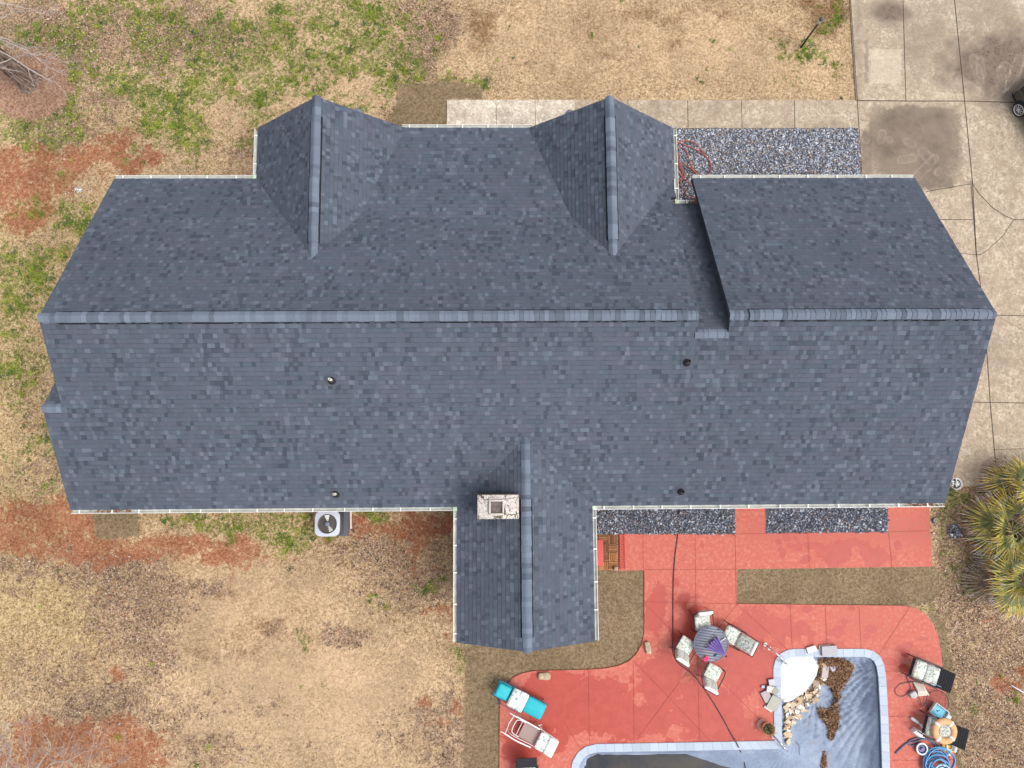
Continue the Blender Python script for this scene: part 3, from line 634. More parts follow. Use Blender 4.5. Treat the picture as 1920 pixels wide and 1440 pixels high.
def deck(mb, poly, pl, th=.16, drop=.003):
    k = len(poly); ar = sum(poly[i][0]*poly[(i+1)%k][1]-poly[(i+1)%k][0]*poly[i][1] for i in range(k))
    if ar < 0: poly = poly[::-1]
    top = [(p[0], p[1], pl.z(*p)-drop) for p in poly]; bot = [(p[0], p[1], p2-th) for p, p2 in zip(poly, [t[2] for t in top])]
    mb.add(top+bot, [list(range(k)), list(range(2*k-1, k-1, -1))]+[[i, i+k, (i+1)%k+k, (i+1)%k] for i in range(k)], 1)
# planes
north = Plane(0, YR, ZR, 0, -MN); south = Plane(0, YR, ZR, 0, MS)
YB = 7.75; ZB = north.z(0, YB); MP = (ZB-ZU)/(YF-YB); porch = Plane(0, YB, ZB, 0, -MP)
yb2 = 3.64; zb2 = south.z(0, yb2); MB2 = (zb2-ZU)/(8.6-yb2); breeze = Plane(0, yb2, zb2, 0, -MB2)
zx = south.z(0, YEXT); extn = Plane(0, YEXT, zx, 0, -MN); yxe = YEXT + (zx-ZU)/MN
G1L, G1R, G1X, GZR = -8.08, -3.16, -5.62, 5.10
G2L, G2R, G2X = 0.98, 5.86, 3.42
g1w = Plane(G1X, 0, GZR, (GZR-ZU)/(G1X-G1L), 0); g1e = Plane(G1X, 0, GZR, -(GZR-ZU)/(G1R-G1X), 0)
g2w = Plane(G2X, 0, GZR, (GZR-ZU)/(G2X-G2L), 0); g2e = Plane(G2X, 0, GZR, -(GZR-ZU)/(G2R-G2X), 0)
TX, TL, TR, TZ, TY = .73, -1.38, 2.84, 4.56, -5.41
tw = Plane(TX, 0, TZ, (TZ-ZL)/(TX-TL), 0); te = Plane(TX, 0, TZ, -(TZ-ZL)/(TR-TX), 0)
def above(poly, pa, pb): return clip(poly, lambda p: pa.z(p[0], p[1]) - pb.z(p[0], p[1]))
roof = MB()
FACES = []
R_ = lambda x0, x1, y0, y1: [(x0,y0),(x1,y0),(x1,y1),(x0,y1)]
FACES.append((R_(XL, XM, YB, YR), north)); FACES.append((R_(XL, G1X, YU, YB), north)); FACES.append((R_(G2X, XM, 9.2, YB), north)); FACES.append((R_(XM, 5.76, YU, 8.6), north))
FACES.append((R_(G1X, G2X, YF, YB), porch))
FACES.append((R_(XG, XR, YU, YR), north))
FACES.append((R_(XM-.3, XG+.3, 8.6, yb2), breeze))
FACES.append((R_(XEXT, -12.0, yxe, YEXT), extn))
# south plane, in convex pieces
FACES.append((R_(XL, XM, YEXT, YR), south)); FACES.append((R_(XM, XG, YEXT, yb2), south)); FACES.append((R_(XG, XR, YEXT, YR), south))
FACES.append((R_(XEXT, XR, YL, YEXT), south))
def gable(pw, pe, X0, XC, X1, y0, y1, others, hi):
    for pl, poly in ((pw, R_(X0, XC, y0, y1)), (pe, R_(XC, X1, y0, y1))):
        q = poly
        for o_ in others: q = above(q, pl, o_)
        FACES.append((q, pl))
gable(g1w, g1e, G1L, G1X, G1R, 4, YF, [], 0); FACES.pop(); FACES.pop()
FACES.append((above(R_(G1L, G1X, 5, YF), g1w, north), g1w))
q = above(R_(G1X, G1R, 5, YF), g1e, north); q = above(q, g1e, porch); FACES.append((q, g1e))
q = above(R_(G2L, G2X, 5, YF), g2w, north); q = above(q, g2w, porch); FACES.append((q, g2w))
FACES.append((above(R_(G2X, G2R, 5, YF), g2e, north), g2e))
FACES.append((above(R_(TL, TX, TY, 2), tw, south), tw)); FACES.append((above(R_(TX, TR, TY, 2), te, south), te))
DECKM = mat('roof_underlay', (.05,.055,.07), .9)
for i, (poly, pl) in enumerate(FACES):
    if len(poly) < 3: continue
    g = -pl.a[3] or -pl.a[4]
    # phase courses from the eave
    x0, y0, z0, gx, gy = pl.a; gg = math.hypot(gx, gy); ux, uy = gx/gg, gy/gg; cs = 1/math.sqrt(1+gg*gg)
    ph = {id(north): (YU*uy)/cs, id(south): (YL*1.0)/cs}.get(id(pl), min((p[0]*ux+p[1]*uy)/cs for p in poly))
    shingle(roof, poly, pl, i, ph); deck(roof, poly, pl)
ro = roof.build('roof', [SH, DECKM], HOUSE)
# nubs of the lower ridge ends showing past the front rakes
for xx, yy in ((-4.55, 11.27), (2.28, 11.27)):
    pl = g1e if xx < 0 else g2w
    nb_ = MB(); nb_.lathe([(.16,0),(.15,.05),(.10,.10),(.02,.13)], (xx, yy-.02, pl.z(xx, yy)-.17), 14); nb_.build('rake_cap', mat('cap_shingle', CAPC, .85), ro)
# ridge caps
CAPM = attr_mat('ridge_cap_shingle', .92, .10, .2, 50)
def ridge(x0, y0, z0, x1, y1, z1, slope, vent=None, half=.135):
    """cap shingles along a ridge; vent=(t0,t1) metres where the cap rides on a raised vent strip"""
    mb = MB(); a = Vector((x0,y0,z0)); b = Vector((x1,y1,z1)); L = (b-a).length; d = (b-a)/L; p = Vector((-d.y, d.x, 0)).normalized()
    drop = half*slope; t = 0
    while t < L:
        ln = random.uniform(.13, .16) if random.random() < .7 else random.uniform(.16, .30); t2 = min(L, t+ln)
        inv = vent and vent[0] <= t <= vent[1]; h = .06 if inv else .022
        k = random.uniform(.84, 1.10); k = k*.74 if random.random() < .25 else k; c = tuple(v*k for v in CAPC)
        wob = random.uniform(-.006, .006); hh = half*(1.12 if inv else 1)
        A = a+d*(t-.02); B = a+d*t2; up = Vector((0,0,1))
        pr = [(-hh, -drop), (-hh*.55, -drop*.42), (-hh*.18, -drop*.04), (hh*.18, -drop*.04), (hh*.55, -drop*.42), (hh, -drop)]
        vs = [A+p*(s+wob)+up*(z+h+.012) for s, z in pr]+[B+p*(s+wob)+up*(z+h) for s, z in pr]+[A+p*(s+wob)+d*-.006+up*(z+h-.012) for s, z in pr]
        mb.add(vs, [[i+6, i+7, i+1, i] for i in range(5)], 0, c); mb.add(vs, [[i+12, i, i+1, i+13] for i in range(5)], 0, (.03,.035,.045))
        if inv:   # dark louvre sides of the vent strip
            for s in (-1, 1):
                q = hh*1.01*s; vs = [A+p*q+up*(-drop+h), B+p*q+up*(-drop+h), B+p*q*.9+up*(-drop-.02), A+p*q*.9+up*(-drop-.02)]
                mb.add(vs, [[0,1,2,3]], 0, (.012,.012,.014))
                vs = [A+p*(q*1.0)+up*(-drop*1.0+.012), B+p*q+up*(-drop+.012), B+p*q*1.22+up*(-drop*1.22+.012), A+p*q*1.22+up*(-drop*1.22+.012)]
                mb.add(vs, [[0,1,2,3]], 0, (.02,.022,.026))
        t = t2
    return mb
random.seed(5)
ridge(XL, YR, ZR, XM-.02, YR, ZR, .58, (.40, 17.95)).build('ridge_cap', CAPM, ro)
ridge(XG, YR, ZR, XR, YR, ZR, .58, (.42, 7.05)).build('ridge_cap', CAPM, ro)
yg = YR+(ZR-GZR)/MN
ridge(G1X, YF+.02, GZR, G1X, yg-.1, GZR, .8, (.45, 4.5)).build('ridge_cap', CAPM, ro)
ridge(G2X, YF+.02, GZR, G2X, yg-.1, GZR, .8, (.45, 4.5)).build('ridge_cap', CAPM, ro)
yt = YR-(ZR-TZ)/MS
ridge(TX, TY-.02, TZ, TX, yt+.05, TZ, .5, (.33, 4.35)).build('ridge_cap', CAPM, ro)
ridge(XM-.05, yb2, zb2, XG+.02, yb2, zb2, .58, None).build('ridge_cap', CAPM, ro)
ridge(XEXT, YEXT, zx, XEXT+.72, YEXT, zx, .58, None).build('ridge_cap', CAPM, ro)
# gutters
GM = mat('white_gutter_metal', (.80,.80,.76), .45, .06, 3, spec=.5); GI = mat('gutter_inside', (.46,.47,.43), .6, .22, 5)
ENDM = mat('gutter_corner_green', (.50,.62,.44), .7, .2, 12); LEAFM = mat('gutter_leaves', (.22,.09,.04), .95, .6, 60)
def gutter(x0, y0, x1, y1, z, out, leaves=None):
    """K style trough along a straight eave; out = outward direction"""
    a = Vector((x0,y0,z)); b = Vector((x1,y1,z)); L = (b-a).length; d = (b-a)/L; o_ = Vector((out[0],out[1],0)); up = Vector((0,0,1)); mb = MB()
    prof = [(-.012,.0),(-.012,-.11),(.07,-.11),(.085,-.07),(.118,-.045),(.118,.005),(.104,.005),(.104,-.04),(.07,-.06),(.06,-.075),(.004,-.075),(.004,0)]
    vs = [a+o_*s+up*h for s, h in prof]+[b+o_*s+up*h for s, h in prof]; k = len(prof)
    fs = [[i, (i+1)%k, (i+1)%k+k, i+k] for i in range(k)]; mi = [1 if 6 <= i <= 10 else 0 for i in range(k)]
    for f, q in zip(fs, mi): mb.add([vs[j] for j in f], [[0,1,2,3]], q)
    mb.add([v for v in vs[:k]], [list(range(k))], 0); mb.add([v for v in vs[k:]], [list(range(k))][::1], 0)
    g_ = mb.build('gutter', [GM, GI], HOUSE)
    t = .25
    while t < L-.1:
        h_ = MB(); c = a+d*t+o_*.05+up*.0; h_.box(c, (.035, .14, .012) if abs(d.x) > .5 else (.14, .035, .012)); h_.build('gutter_bracket', GM, g_); t += random.uniform(.8, 1.0)
    if leaves:
        lm = MB()
        for _ in range(int(60*(leaves[1]-leaves[0]))):
            c = a+d*random.uniform(*leaves)+o_*random.uniform(.01,.1)+up*(-.07+random.uniform(0,.06)); lm.box(c, (.05,.02,.006), random.uniform(0,3), M=Matrix.Rotation(random.uniform(0,3),3,'Z'))
        lm.build('gutter_leaves', LEAFM, g_)
    return g_
gutter(XL+.03, YU, G1L-.10, YU, ZU, (0,1)); gutter(G1L, YF-.02, G1L, YU, ZU, (-1,0), (0,.12)); gutter(G1R-.12, YF, G2L+.12, YF, ZU, (0,1))
gutter(G2R, YF-.02, G2R, 8.6, ZU, (1,0)); gutter(G2R+.13, 8.6, XG+.05, 8.6, ZU, (0,1), (.3,.5)); gutter(XG+.03, YU, XR-.03, YU, ZU, (0,1))
gutter(XEXT+.03, YL, TL-.12, YL, ZL, (0,-1), (.5,1.8)); gutter(TR+.12, YL, XR-.03, YL, ZL, (0,-1), (9.8,11))
gutter(TL, YL-.12, TL, TY+.02, ZL, (-1,0)); gutter(TR, YL-.12, TR, TY+.02, ZL, (1,0))
for xx, yy, zz in ((TL-.06, YL-.06, ZL), (TR+.06, YL-.06, ZL), (G2R+.06, 8.66, ZU), (G1L-.05, YU+.06, ZU)):
    c_ = MB(); c_.box((xx, yy, zz-.045), (.15,.15,.11), bev=.01); c_.build('gutter_corner', ENDM, HOUSE)
# walls
m, n, b = nt('red_brick')
tc = N(n, 'ShaderNodeTexCoord'); mp = N(n, 'ShaderNodeMapping'); sx = N(n, 'ShaderNodeSeparateXYZ'); cb = N(n, 'ShaderNodeCombineXYZ')
n.links.new(tc.outputs['Object'], sx.inputs[0]); n.links.new(math_(n, 'ADD', sx.outputs[0], sx.outputs[1]), cb.inputs[0]); n.links.new(sx.outputs[2], cb.inputs[1])
bk = N(n, 'ShaderNodeTexBrick', Scale=1.0); bk.inputs['Brick Width'].default_value = .21; bk.inputs['Row Height'].default_value = .075; bk.inputs['Mortar Size'].default_value = .006
bk.inputs['Color1'].default_value = (.26,.09,.06,1); bk.inputs['Color2'].default_value = (.36,.15,.10,1); bk.inputs['Mortar'].default_value = (.45,.42,.38,1)
n.links.new(cb.outputs[0], bk.inputs['Vector']); n.links.new(bk.outputs['Color'], b.inputs['Base Color']); b.inputs['Roughness'].default_value = .9; BRICK = m
def wall(prof, axis_, c0, c1):
    """profile in (horizontal, z) extruded along the other axis"""
    mb = MB(); k = len(prof)
    f = (lambda u, z, c: (c, u, z)) if axis_ == 'x' else (lambda u, z, c: (u, c, z))
    vs = [f(u, z, c0) for u, z in prof]+[f(u, z, c1) for u, z in prof]
    mb.add(vs, [list(range(k)), list(range(2*k-1, k-1, -1))]+[[i, i+k, (i+1)%k+k, (i+1)%k] for i in range(k)]); return mb.build('wall', BRICK, HOUSE)
o5 = .22
wall([(-.9,-.1),(9.07,-.1),(9.07,north.z(0,9.07)-o5),(YR,ZR-o5),(-.9,south.z(0,-.9)-o5)], 'x', -12.4, 5.25)
wall([(-.9,-.1),(9.07,-.1),(9.07,north.z(0,9.07)-o5),(YR,ZR-o5),(-.9,south.z(0,-.9)-o5)], 'x', 6.75, 13.6)
wall([(-.9,-.1),(8.1,-.1),(8.1,breeze.z(0,8.1)-o5),(yb2,zb2-o5),(-.9,south.z(0,-.9)-o5)], 'x', 5.25, 6.75)
wall([(-.9,-.1),(4.2,-.1),(4.2,extn.z(0,4.2)-o5),(YEXT,zx-o5),(-.9,south.z(0,-.9)-o5)], 'x', -12.98, -12.4)
def gw(a, c, d, pw, pe, y0, y1): wall([(a,-.1),(a,pw.z(a,0)-o5),(c,pw.z(c,0)-o5),(d,pe.z(d,0)-o5),(d,-.1)], 'y', y0, y1)
gw(G1L+.35, G1X, G1R-.35, g1w, g1e, 9.0, YF-.35); gw(G2L+.35, G2X, G2R-.35, g2w, g2e, 8.2, YF-.35); gw(TL+.35, TX, TR-.35, tw, te, TY+.35, -.8)
WFR = mat('white_trim', (.78,.78,.76), .5, .04, 3); GLS = mat('window_glass', (.03,.04,.05), .08, .1, 2, spec=.8); DOORM = mat('painted_door', (.20,.06,.05), .45)
def window(c, w, h, ax, name='window'):
    """framed window standing proud of a wall; ax = outward direction"""
    mb = MB(); o_ = Vector((ax[0], ax[1], 0)); s = (lambda a, d_, e: (a, d_, e)) if ax[0] == 0 else (lambda a, d_, e: (d_, a, e)); c = Vector(c)
    t = Vector((1,0,0)) if ax[0] == 0 else Vector((0,1,0)); up = Vector((0,0,1))
    mb.box(c+up*h/2+o_*.03, s(w+.1,.06,.06)); mb.box(c-up*h/2+o_*.04, s(w+.16,.10,.05)); 
    for q in (-1, 1): mb.box(c+t*q*w/2+o_*.03, s(.06,.06,h))
    mb.box(c+o_*.025, s(.03,.04,h)); mb.box(c+o_*.02, s(w-.06,.03,.03))
    f = mb.build(name, WFR, HOUSE); p = MB(); p.box(c+o_*.008, s(w-.06,.012,h-.06)); p.build('pane', GLS, f)
for x in (-11.2, -9.2): window((x, 9.07, 1.55), 1.1, 1.3, (0,1))
window((G1X, YF-.35, 1.55), 1.8, 1.4, (0,1)); window((G2X, YF-.35, 1.55), 1.8, 1.4, (0,1)); window((.2, 9.07, 1.5), 1.1, 1.5, (0,1)); window((-2.4, 9.07, 1.5), 1.0, 1.5, (0,1))
for x in (-11, -8, -3.5, 4.5, 7.6, 10.6): window((x, -.9, 1.7), 1.2, 1.2, (0,-1))
window((TX, TY+.35, 1.5), 1.8, 1.4, (0,-1)); window((-12.98, .6, 1.6), 1.0, 1.2, (-1,0)); window((-12.4, 6.5, 1.6), 1.0, 1.2, (-1,0))
d_ = MB(); d_.box((-1.1, 9.09, 1.05), (.95,.05,2.1)); 
for z in (.6, 1.5): d_.box((-1.1, 9.12, z), (.6,.02,.6), bev=.008)
dd = d_.build('door', DOORM, HOUSE); k_ = MB(); k_.lathe([(.0,0),(.03,.01),(.03,.04),(.0,.05)], (-.75, 9.13, 1.0), 10, M=Matrix.Rotation(rad(-90),3,'X'), cap=False); k_.build('handle', mat('brass', (.5,.35,.12), .3, metal=1), dd)
for x in (8.4, 11.6):
    gd = MB(); gd.box((13.62, 1+(x-8.4)*1.35, 1.1), (.05, 2.7, 2.2))
    for r_ in range(4):
        for s_ in range(4): gd.box((13.65, 1+(x-8.4)*1.35-1.0+.67*s_, .32+.52*r_), (.02, .52, .38), bev=.008)
    gd.build('garage_door', WFR, HOUSE)
for x in (-2.2, 0.2):
    pm = MB(); pm.box((x, YF-.25, 1.43), (.14,.14,2.86)); pm.box((x, YF-.25, .1), (.2,.2,.2)); pm.box((x, YF-.25, 2.78), (.2,.2,.1)); pm.build('porch_post', WFR, HOUSE)
# vent pipes
PB = mat('black_rubber_boot', (.02,.022,.025), .6); PVC = mat('pale_pvc', (.62,.60,.54), .5)
FL = mat('vent_flashing', (.07,.08,.105), .7)
def vent(ax, ay, pipe=True):
    z = 5.2
    for _ in range(8): p = G(ax, ay, z); z = south.z(p.x, p.y)
    p = G(ax, ay, z+.02); f = MB(); sl_ = math.atan(MS); Mx = Matrix.Rotation(sl_, 3, 'X')
    f.box((p.x, p.y, z+.013), (.34,.36,.012), M=Mx); fo = f.build('vent_pipe', FL, HOUSE)
    bo = MB(); bo.lathe([(.125,0),(.118,.03),(.09,.06),(.085,.10),(.055,.13)], (p.x, p.y, z-.01), 16); bo.build('boot', PB, fo)
    pi = MB(); pi.lathe([(.04,0),(.04,.32),(.028,.32),(.028,.1)], (p.x, p.y, z), 14, cap=False); pi.build('pipe', PVC if pipe else PB, fo)
vent(622, 713); vent(1288, 679, False); vent(630, 926); vent(1277, 921, False)
# chimney
CZ = 5.35; c1 = G(895, 928, CZ); c2 = G(973, 973, CZ); cxm_, cym_ = (c1.x+c2.x)/2, (c1.y+c2.y)/2; cw, cl_ = c2.x-c1.x, c1.y-c2.y
ch = MB(); ch.box((cxm_, cym_, 4.3), (cw-.06, cl_-.03, 1.92)); cho = ch.build('chimney', BRICK, HOUSE)
fl_ = MB(); fl_.box((cxm_, cym_, 4.05), (cw+.02, cl_+.05, .9)); fl_.build('flashing', mat('dark_flashing', (.03,.032,.036), .5), cho)
m, n, b = nt('mortar_crown'); v_ = N(n, 'ShaderNodeTexVoronoi', Scale=5.0, feature='DISTANCE_TO_EDGE'); nn1 = noise(n, 6, 4); 
wv = N(n, 'ShaderNodeMix', data_type='VECTOR'); nz = N(n, 'ShaderNodeTexNoise', Scale=5.0, Detail=3.0); n.links.new(n.nodes['geo'].outputs['Position'], nz.inputs['Vector']); wv.inputs[0].default_value = .22
n.links.new(n.nodes['geo'].outputs['Position'], wv.inputs[4]); n.links.new(nz.outputs['Color'], wv.inputs[5]); n.links.new(wv.outputs[1], v_.inputs['Vector'])
crk = ramp(n, v_.outputs['Distance'], [(.0, 1.0), (.03, 1.0), (.07, 0.0)]); gate = ramp(n, noise(n, 2.5, 3), [(.45, 0.0), (.55, 1.0)])
sptt = ramp(n, noise(n, 30, 5, .8), [(.35, (.22,.18,.15)), (.5, (.50,.45,.40)), (.62, (.74,.70,.65))])
n.links.new(mix(n, math_(n, 'MULTIPLY', crk, gate), sptt, (.06,.045,.03)), b.inputs['Base Color']); b.inputs['Roughness'].default_value = .9; CROWN = m
cr = MB(); cr.box((cxm_, cym_, CZ-.05), (cw, cl_, .1), bev=.02); cr.build('crown', CROWN, cho)
fcx, fcy = G(931, 951, CZ).x, G(931, 951, CZ).y
fr = MB()
for s_, w_, h_ in (((0,.19),.42,.05),((0,-.19),.42,.05),((.19,0),.05,.33),((-.19,0),.05,.33)): fr.box((fcx+s_[0], fcy+s_[1], CZ+.045), (w_, h_, .12), bev=.015)
fo = fr.build('flue', mat('flue_clay', (.52,.47,.42), .7), cho)
fc = MB(); fc.box((fcx, fcy, CZ+.02), (.32,.32,.03)); fc.build('flue_cover', mat('rusty_blue_metal', (.12,.09,.08), .5, .6, 12), fo)
vp = G(625, 975, .0)
# condenser unit
AC = empty('air_conditioner', (G(614, 982, .85).x, G(614, 982, .85).y, 0), 0, 'grey outdoor air conditioning unit with round fan grille on a pad below the rear gutter', 'air conditioner')
GR = mat('condenser_grey', (.50,.54,.62), .45, .05); DK = mat('condenser_dark', (.035,.035,.04), .5)
p_ = MB(); p_.box((.06,.0,.05), (1.02,.98,.1), bev=.02); p_.build('pad', mat('pad_grey', (.10,.11,.13), .8), AC)
p_ = MB(); p_.box((0,0,.45), (.80,.80,.70), bev=.08); p_.build('coil_body', mat('coil_brown', (.12,.10,.085), .6, .4, 60), AC)
p_ = MB()
for k in range(16):
    z = .15+.04*k; p_.box((0,0,z), (.825,.825,.008), bev=.08)
p_.build('louvre', DK, AC)
# top with round opening
n_ = 40; top = MB(); sq = []
for i in range(n_):
    a = 2*math.pi*i/n_; ca, sa = math.cos(a), math.sin(a); e = 5.0; r_ = .43/((abs(ca)**e+abs(sa)**e)**(1/e)); sq.append((r_*ca, r_*sa))
vs = [(x, y, .80) for x, y in sq]+[(x, y, .87) for x, y in sq]+[(.335*math.cos(2*math.pi*i/n_), .335*math.sin(2*math.pi*i/n_), .90) for i in range(n_)]+[(.33*math.cos(2*math.pi*i/n_), .33*math.sin(2*math.pi*i/n_), .72) for i in range(n_)]
top.add(vs, [[r*n_+i, r*n_+(i+1)%n_, (r+1)*n_+(i+1)%n_, (r+1)*n_+i] for r in range(3) for i in range(n_)], 0, None, True); top.build('top_cover', GR, AC, crease=True)
gr_ = MB(); gr_.lathe([(0,.71),(.33,.71)], (0,0,0), 30, cap=False); gr_.build('fan_well', mat('well_black', (.012,.012,.014), .8), AC)
gr_ = MB()
for k in range(36):
    a = 2*math.pi*k/36; gr_.tube([(.09*math.cos(a), .09*math.sin(a), .90), (.22*math.cos(a+.12), .22*math.sin(a+.12), .915), (.335*math.cos(a+.2), .335*math.sin(a+.2), .895)], .0022, 4)
for r_ in (.16, .24, .30): gr_.tube([(r_*math.cos(2*math.pi*i/30), r_*math.sin(2*math.pi*i/30), .913) for i in range(30)], .0022, 4, closed=True)
gr_.build('fan_grille', mat('grille_wire', (.03,.03,.035), .4), AC)
hb = MB(); hb.lathe([(.0,.93),(.07,.92),(.085,.90),(.085,.76)], (0,0,0), 18, cap=False); hb.build('fan_hub', mat('hub_blue', (.16,.19,.26), .4), AC)
for a0 in (80, -80):
    bl = MB(); ring = []
    for i in range(7):
        a = rad(a0-32+64*i/6); zz = .80+.05*(i/6-.5); ring += [(.08*math.cos(a), .08*math.sin(a), zz), (.30*math.cos(a), .30*math.sin(a), zz)]
    bl.add(ring, [[2*i, 2*i+1, 2*i+3, 2*i+2] for i in range(6)], 0, None, True); bl.build('fan_blade', mat('blade_metal', (.75,.75,.74), .35, .05, spec=.6), AC)
dp = MB(); a = G(650, 962, .6); dp.tube([(a.x, -.92, 3.3), (a.x, -.92, .35), (a.x+.02, -1.4, .08), (a.x+.04, -2.25, .05)], .038, 8); dp.build('downspout', mat('downspout_beige', (.68,.60,.52), .5), HOUSE)
# PART3
# ------------------------------------------------------------------ swimming pool
POOL = empty('swimming_pool', (0, 0, 0), 0, 'L shaped in ground swimming pool with pale blue tiled coping in the red patio', 'swimming pool')
COPM = attr_mat('coping_tile', .6, .4, .10, 22)
cm = MB(); k = len(POOL_OUT)
for i in range(k):
    a, b_ = Vector(POOL_OUT[i]), Vector(POOL_OUT[(i+1)%k]); c_, d_ = Vector(POOL_IN[i]), Vector(POOL_IN[(i+1)%k]); L = (b_-a).length; ns = max(1, int(L/.3))
    for j in range(ns):
        t0, t1 = j/ns, (j+1)/ns; g = .004/L if ns > 1 or True else 0
        q = [a.lerp(b_, t0+g), a.lerp(b_, t1-g), c_.lerp(d_, t1-g), c_.lerp(d_, t0+g)]; kk = random.uniform(.90, 1.08)
        col = (.40*kk, .465*kk, .55*kk); v_ = [(p.x, p.y, .055) for p in q]+[(p.x, p.y, -.01) for p in q]
        cm.add(v_, [[0,1,2,3] if False else [3,2,1,0],[0,1,5,4],[2,3,7,6],[1,2,6,5],[3,0,4,7]], 0, col)
    q = [a, b_, d_, c_]; cm.add([(p.x, p.y, .047) for p in q], [[3,2,1,0]], 0, (.17,.19,.23))
cm.build('coping', COPM, POOL)
wm = MB()
for i in range(k):
    c_, d_ = POOL_IN[i], POOL_IN[(i+1)%k]; wm.add([(c_[0], c_[1], .0), (d_[0], d_[1], .0), (d_[0], d_[1], -1.9), (c_[0], c_[1], -1.9)], [[3,2,1,0]])
wm.build('pool_wall', mat('pool_liner', (.10,.13,.17), .5), POOL)
# white steps in the corner
st_px = [(1463,1314),(1464,1262),(1467,1245),(1475,1235),(1490,1229.5),(1526,1229),(1527,1244),(1522,1262),(1510,1281),(1497,1294),(1482,1306)]
def steps_(mb):
    P = [(p.x, p.y) for p in GP(st_px)]; mb.prism(P, -.9, -.05)
s_ = MB(); steps_(s_); s_.build('steps', mat('white_steps', (.74,.74,.71), .4, .10, 5), POOL)
st2 = [(1463,1322),(1463,1300),(1500,1260),(1533,1229),(1537,1229),(1536,1248),(1530,1268),(1518,1287),(1504,1301),(1486,1313)]
s_ = MB(); s_.prism([(p.x, p.y) for p in GP(st2, -.15)], -.9, -.16); s_.build('steps', mat('white_steps', (.8,.8,.78), .4), POOL)
# cover
ip = np.array(POOL_IN)
def cover_z(x, y):
    x = np.asarray(x, float); y = np.asarray(y, float); d = np.full(x.shape, 9.0)
    for i in range(len(ip)):
        ax, ay = ip[i]; bx, by = ip[(i+1)%len(ip)]; L2 = (bx-ax)**2+(by-ay)**2; t = np.clip(((x-ax)*(bx-ax)+(y-ay)*(by-ay))/L2, 0, 1); d = np.minimum(d, np.hypot(x-ax-t*(bx-ax), y-ay-t*(by-ay)))
    px_, py_ = PIX(x, y, -.3)
    s = np.clip(d/1.3, 0, 1); s = s*s*(3-2*s); s2 = np.clip(d/.55, 0, 1); s2 = s2*s2*(3-2*s2); rt = np.clip((px_-1585)/50, 0, 1); z = -.10-.50*s-.42*s2*rt*(1-.6*s)
    # the left arm holds rain water, the middle rides higher
    z = z - .30*np.clip((1380-px_)/90, 0, 1)*np.clip(d/.25, 0, 1) 
    z = z + .12*np.exp(-((px_-1490)/50)**2)*np.clip((py_-1330)/60, 0, 1)
    # creases fanning out of the corners
    amp = np.clip(d/.12, 0, 1)
    for cx, cy, n_, a_, r_, ph in ((1652,1232,26,.05,120,.3),(1655,1300,30,.028,170,1.2),(1463,1390,22,.013,120,.4),(1540,1285,24,.03,120,2.),(1100,1415,18,.02,120,.8)):
        r = np.hypot(px_-cx, py_-cy); th = np.arctan2(py_-cy, px_-cx)
        z = z - amp*a_*2.3*(1-np.abs(np.sin(th*n_*.8+ph+1.6*fnoise(px_, py_, 70, 33))))**2.2*np.exp(-((r-.45*r_)/(.5*r_))**2)
    z = z + (fnoise(x, y, .5, 51)-.5)*.03 + amp*.012*np.sin(px_*.9)*np.exp(-((px_-1640)/14)**2)
    return z
st = .045; x0, x1 = ip[:,0].min(), ip[:,0].max(); y0, y1 = ip[1][1]-.2, ip[:,1].max()
xs = np.arange(x0-.02, x1+.05, st); ys = np.arange(ip[:,1].min()-.02, y1+.05, st); X, Y = np.meshgrid(xs, ys); Z = cover_z(X, Y)
inside = in_poly(X, Y, offset_in(POOL_OUT, .20)); I = np.arange(X.size).reshape(X.shape)
f = np.stack([I[:-1,:-1], I[:-1,1:], I[1:,1:], I[1:,:-1]], -1).reshape(-1,4); ins = inside.ravel(); f = f[ins[f].all(1)]
me = bpy.data.meshes.new('pool_cover'); me.from_pydata(np.stack([X.ravel(), Y.ravel(), Z.ravel()], 1).tolist(), [], f.tolist()); me.update()
me.polygons.foreach_set('use_smooth', np.ones(len(me.polygons), bool))
bmx = bmesh.new(); bmx.from_mesh(me); bmesh.ops.delete(bmx, geom=[v for v in bmx.verts if not v.link_faces], context='VERTS'); bmx.to_mesh(me); bmx.free()
m, n, b = nt('blue_grey_tarpaulin'); a = noise(n, 1.1, 5, .65); a2 = noise(n, 14, 4, .7)
c = ramp(n, a, [(.38, (.205,.25,.34)), (.5, (.235,.285,.38)), (.62, (.29,.345,.44))]); c = mix(n, .35, c, mix(n, 1.0, c, ramp(n, a2, [(.35, .7), (.62, 1.25)]), 'MULTIPLY'))
dm = ramp(n, noise(n, 3.5, 7, .8), [(.60, 0.0), (.68, .6)]); c = mix(n, dm, c, (.13,.11,.10))
n.links.new(c, b.inputs['Base Color']); b.inputs['Roughness'].default_value = .5; b.inputs['Specular IOR Level'].default_value = .25; me.materials.append(m)
o = bpy.data.objects.new('pool_cover', me); COL.objects.link(o); tag(o, 'blue grey vinyl tarpaulin sagging into the swimming pool with creases at its corners', 'pool cover')
m, n, b = nt('murky_rain_water'); a = noise(n, 1.2, 5, .6); n.links.new(ramp(n, a, [(.4, (.026,.030,.042)), (.6, (.055,.050,.045))]), b.inputs['Base Color']); b.inputs['Roughness'].default_value = .28; b.inputs['Specular IOR Level'].default_value = .18
wl = MB(); wz = -.47; P = [(p.x, p.y) for p in GP([(1078,1695),(1080,1402),(1405,1394),(1405,1695)], wz)]; wl.prism(P, wz-.01, wz); tag(wl.build('rain_water', m), kind='structure')
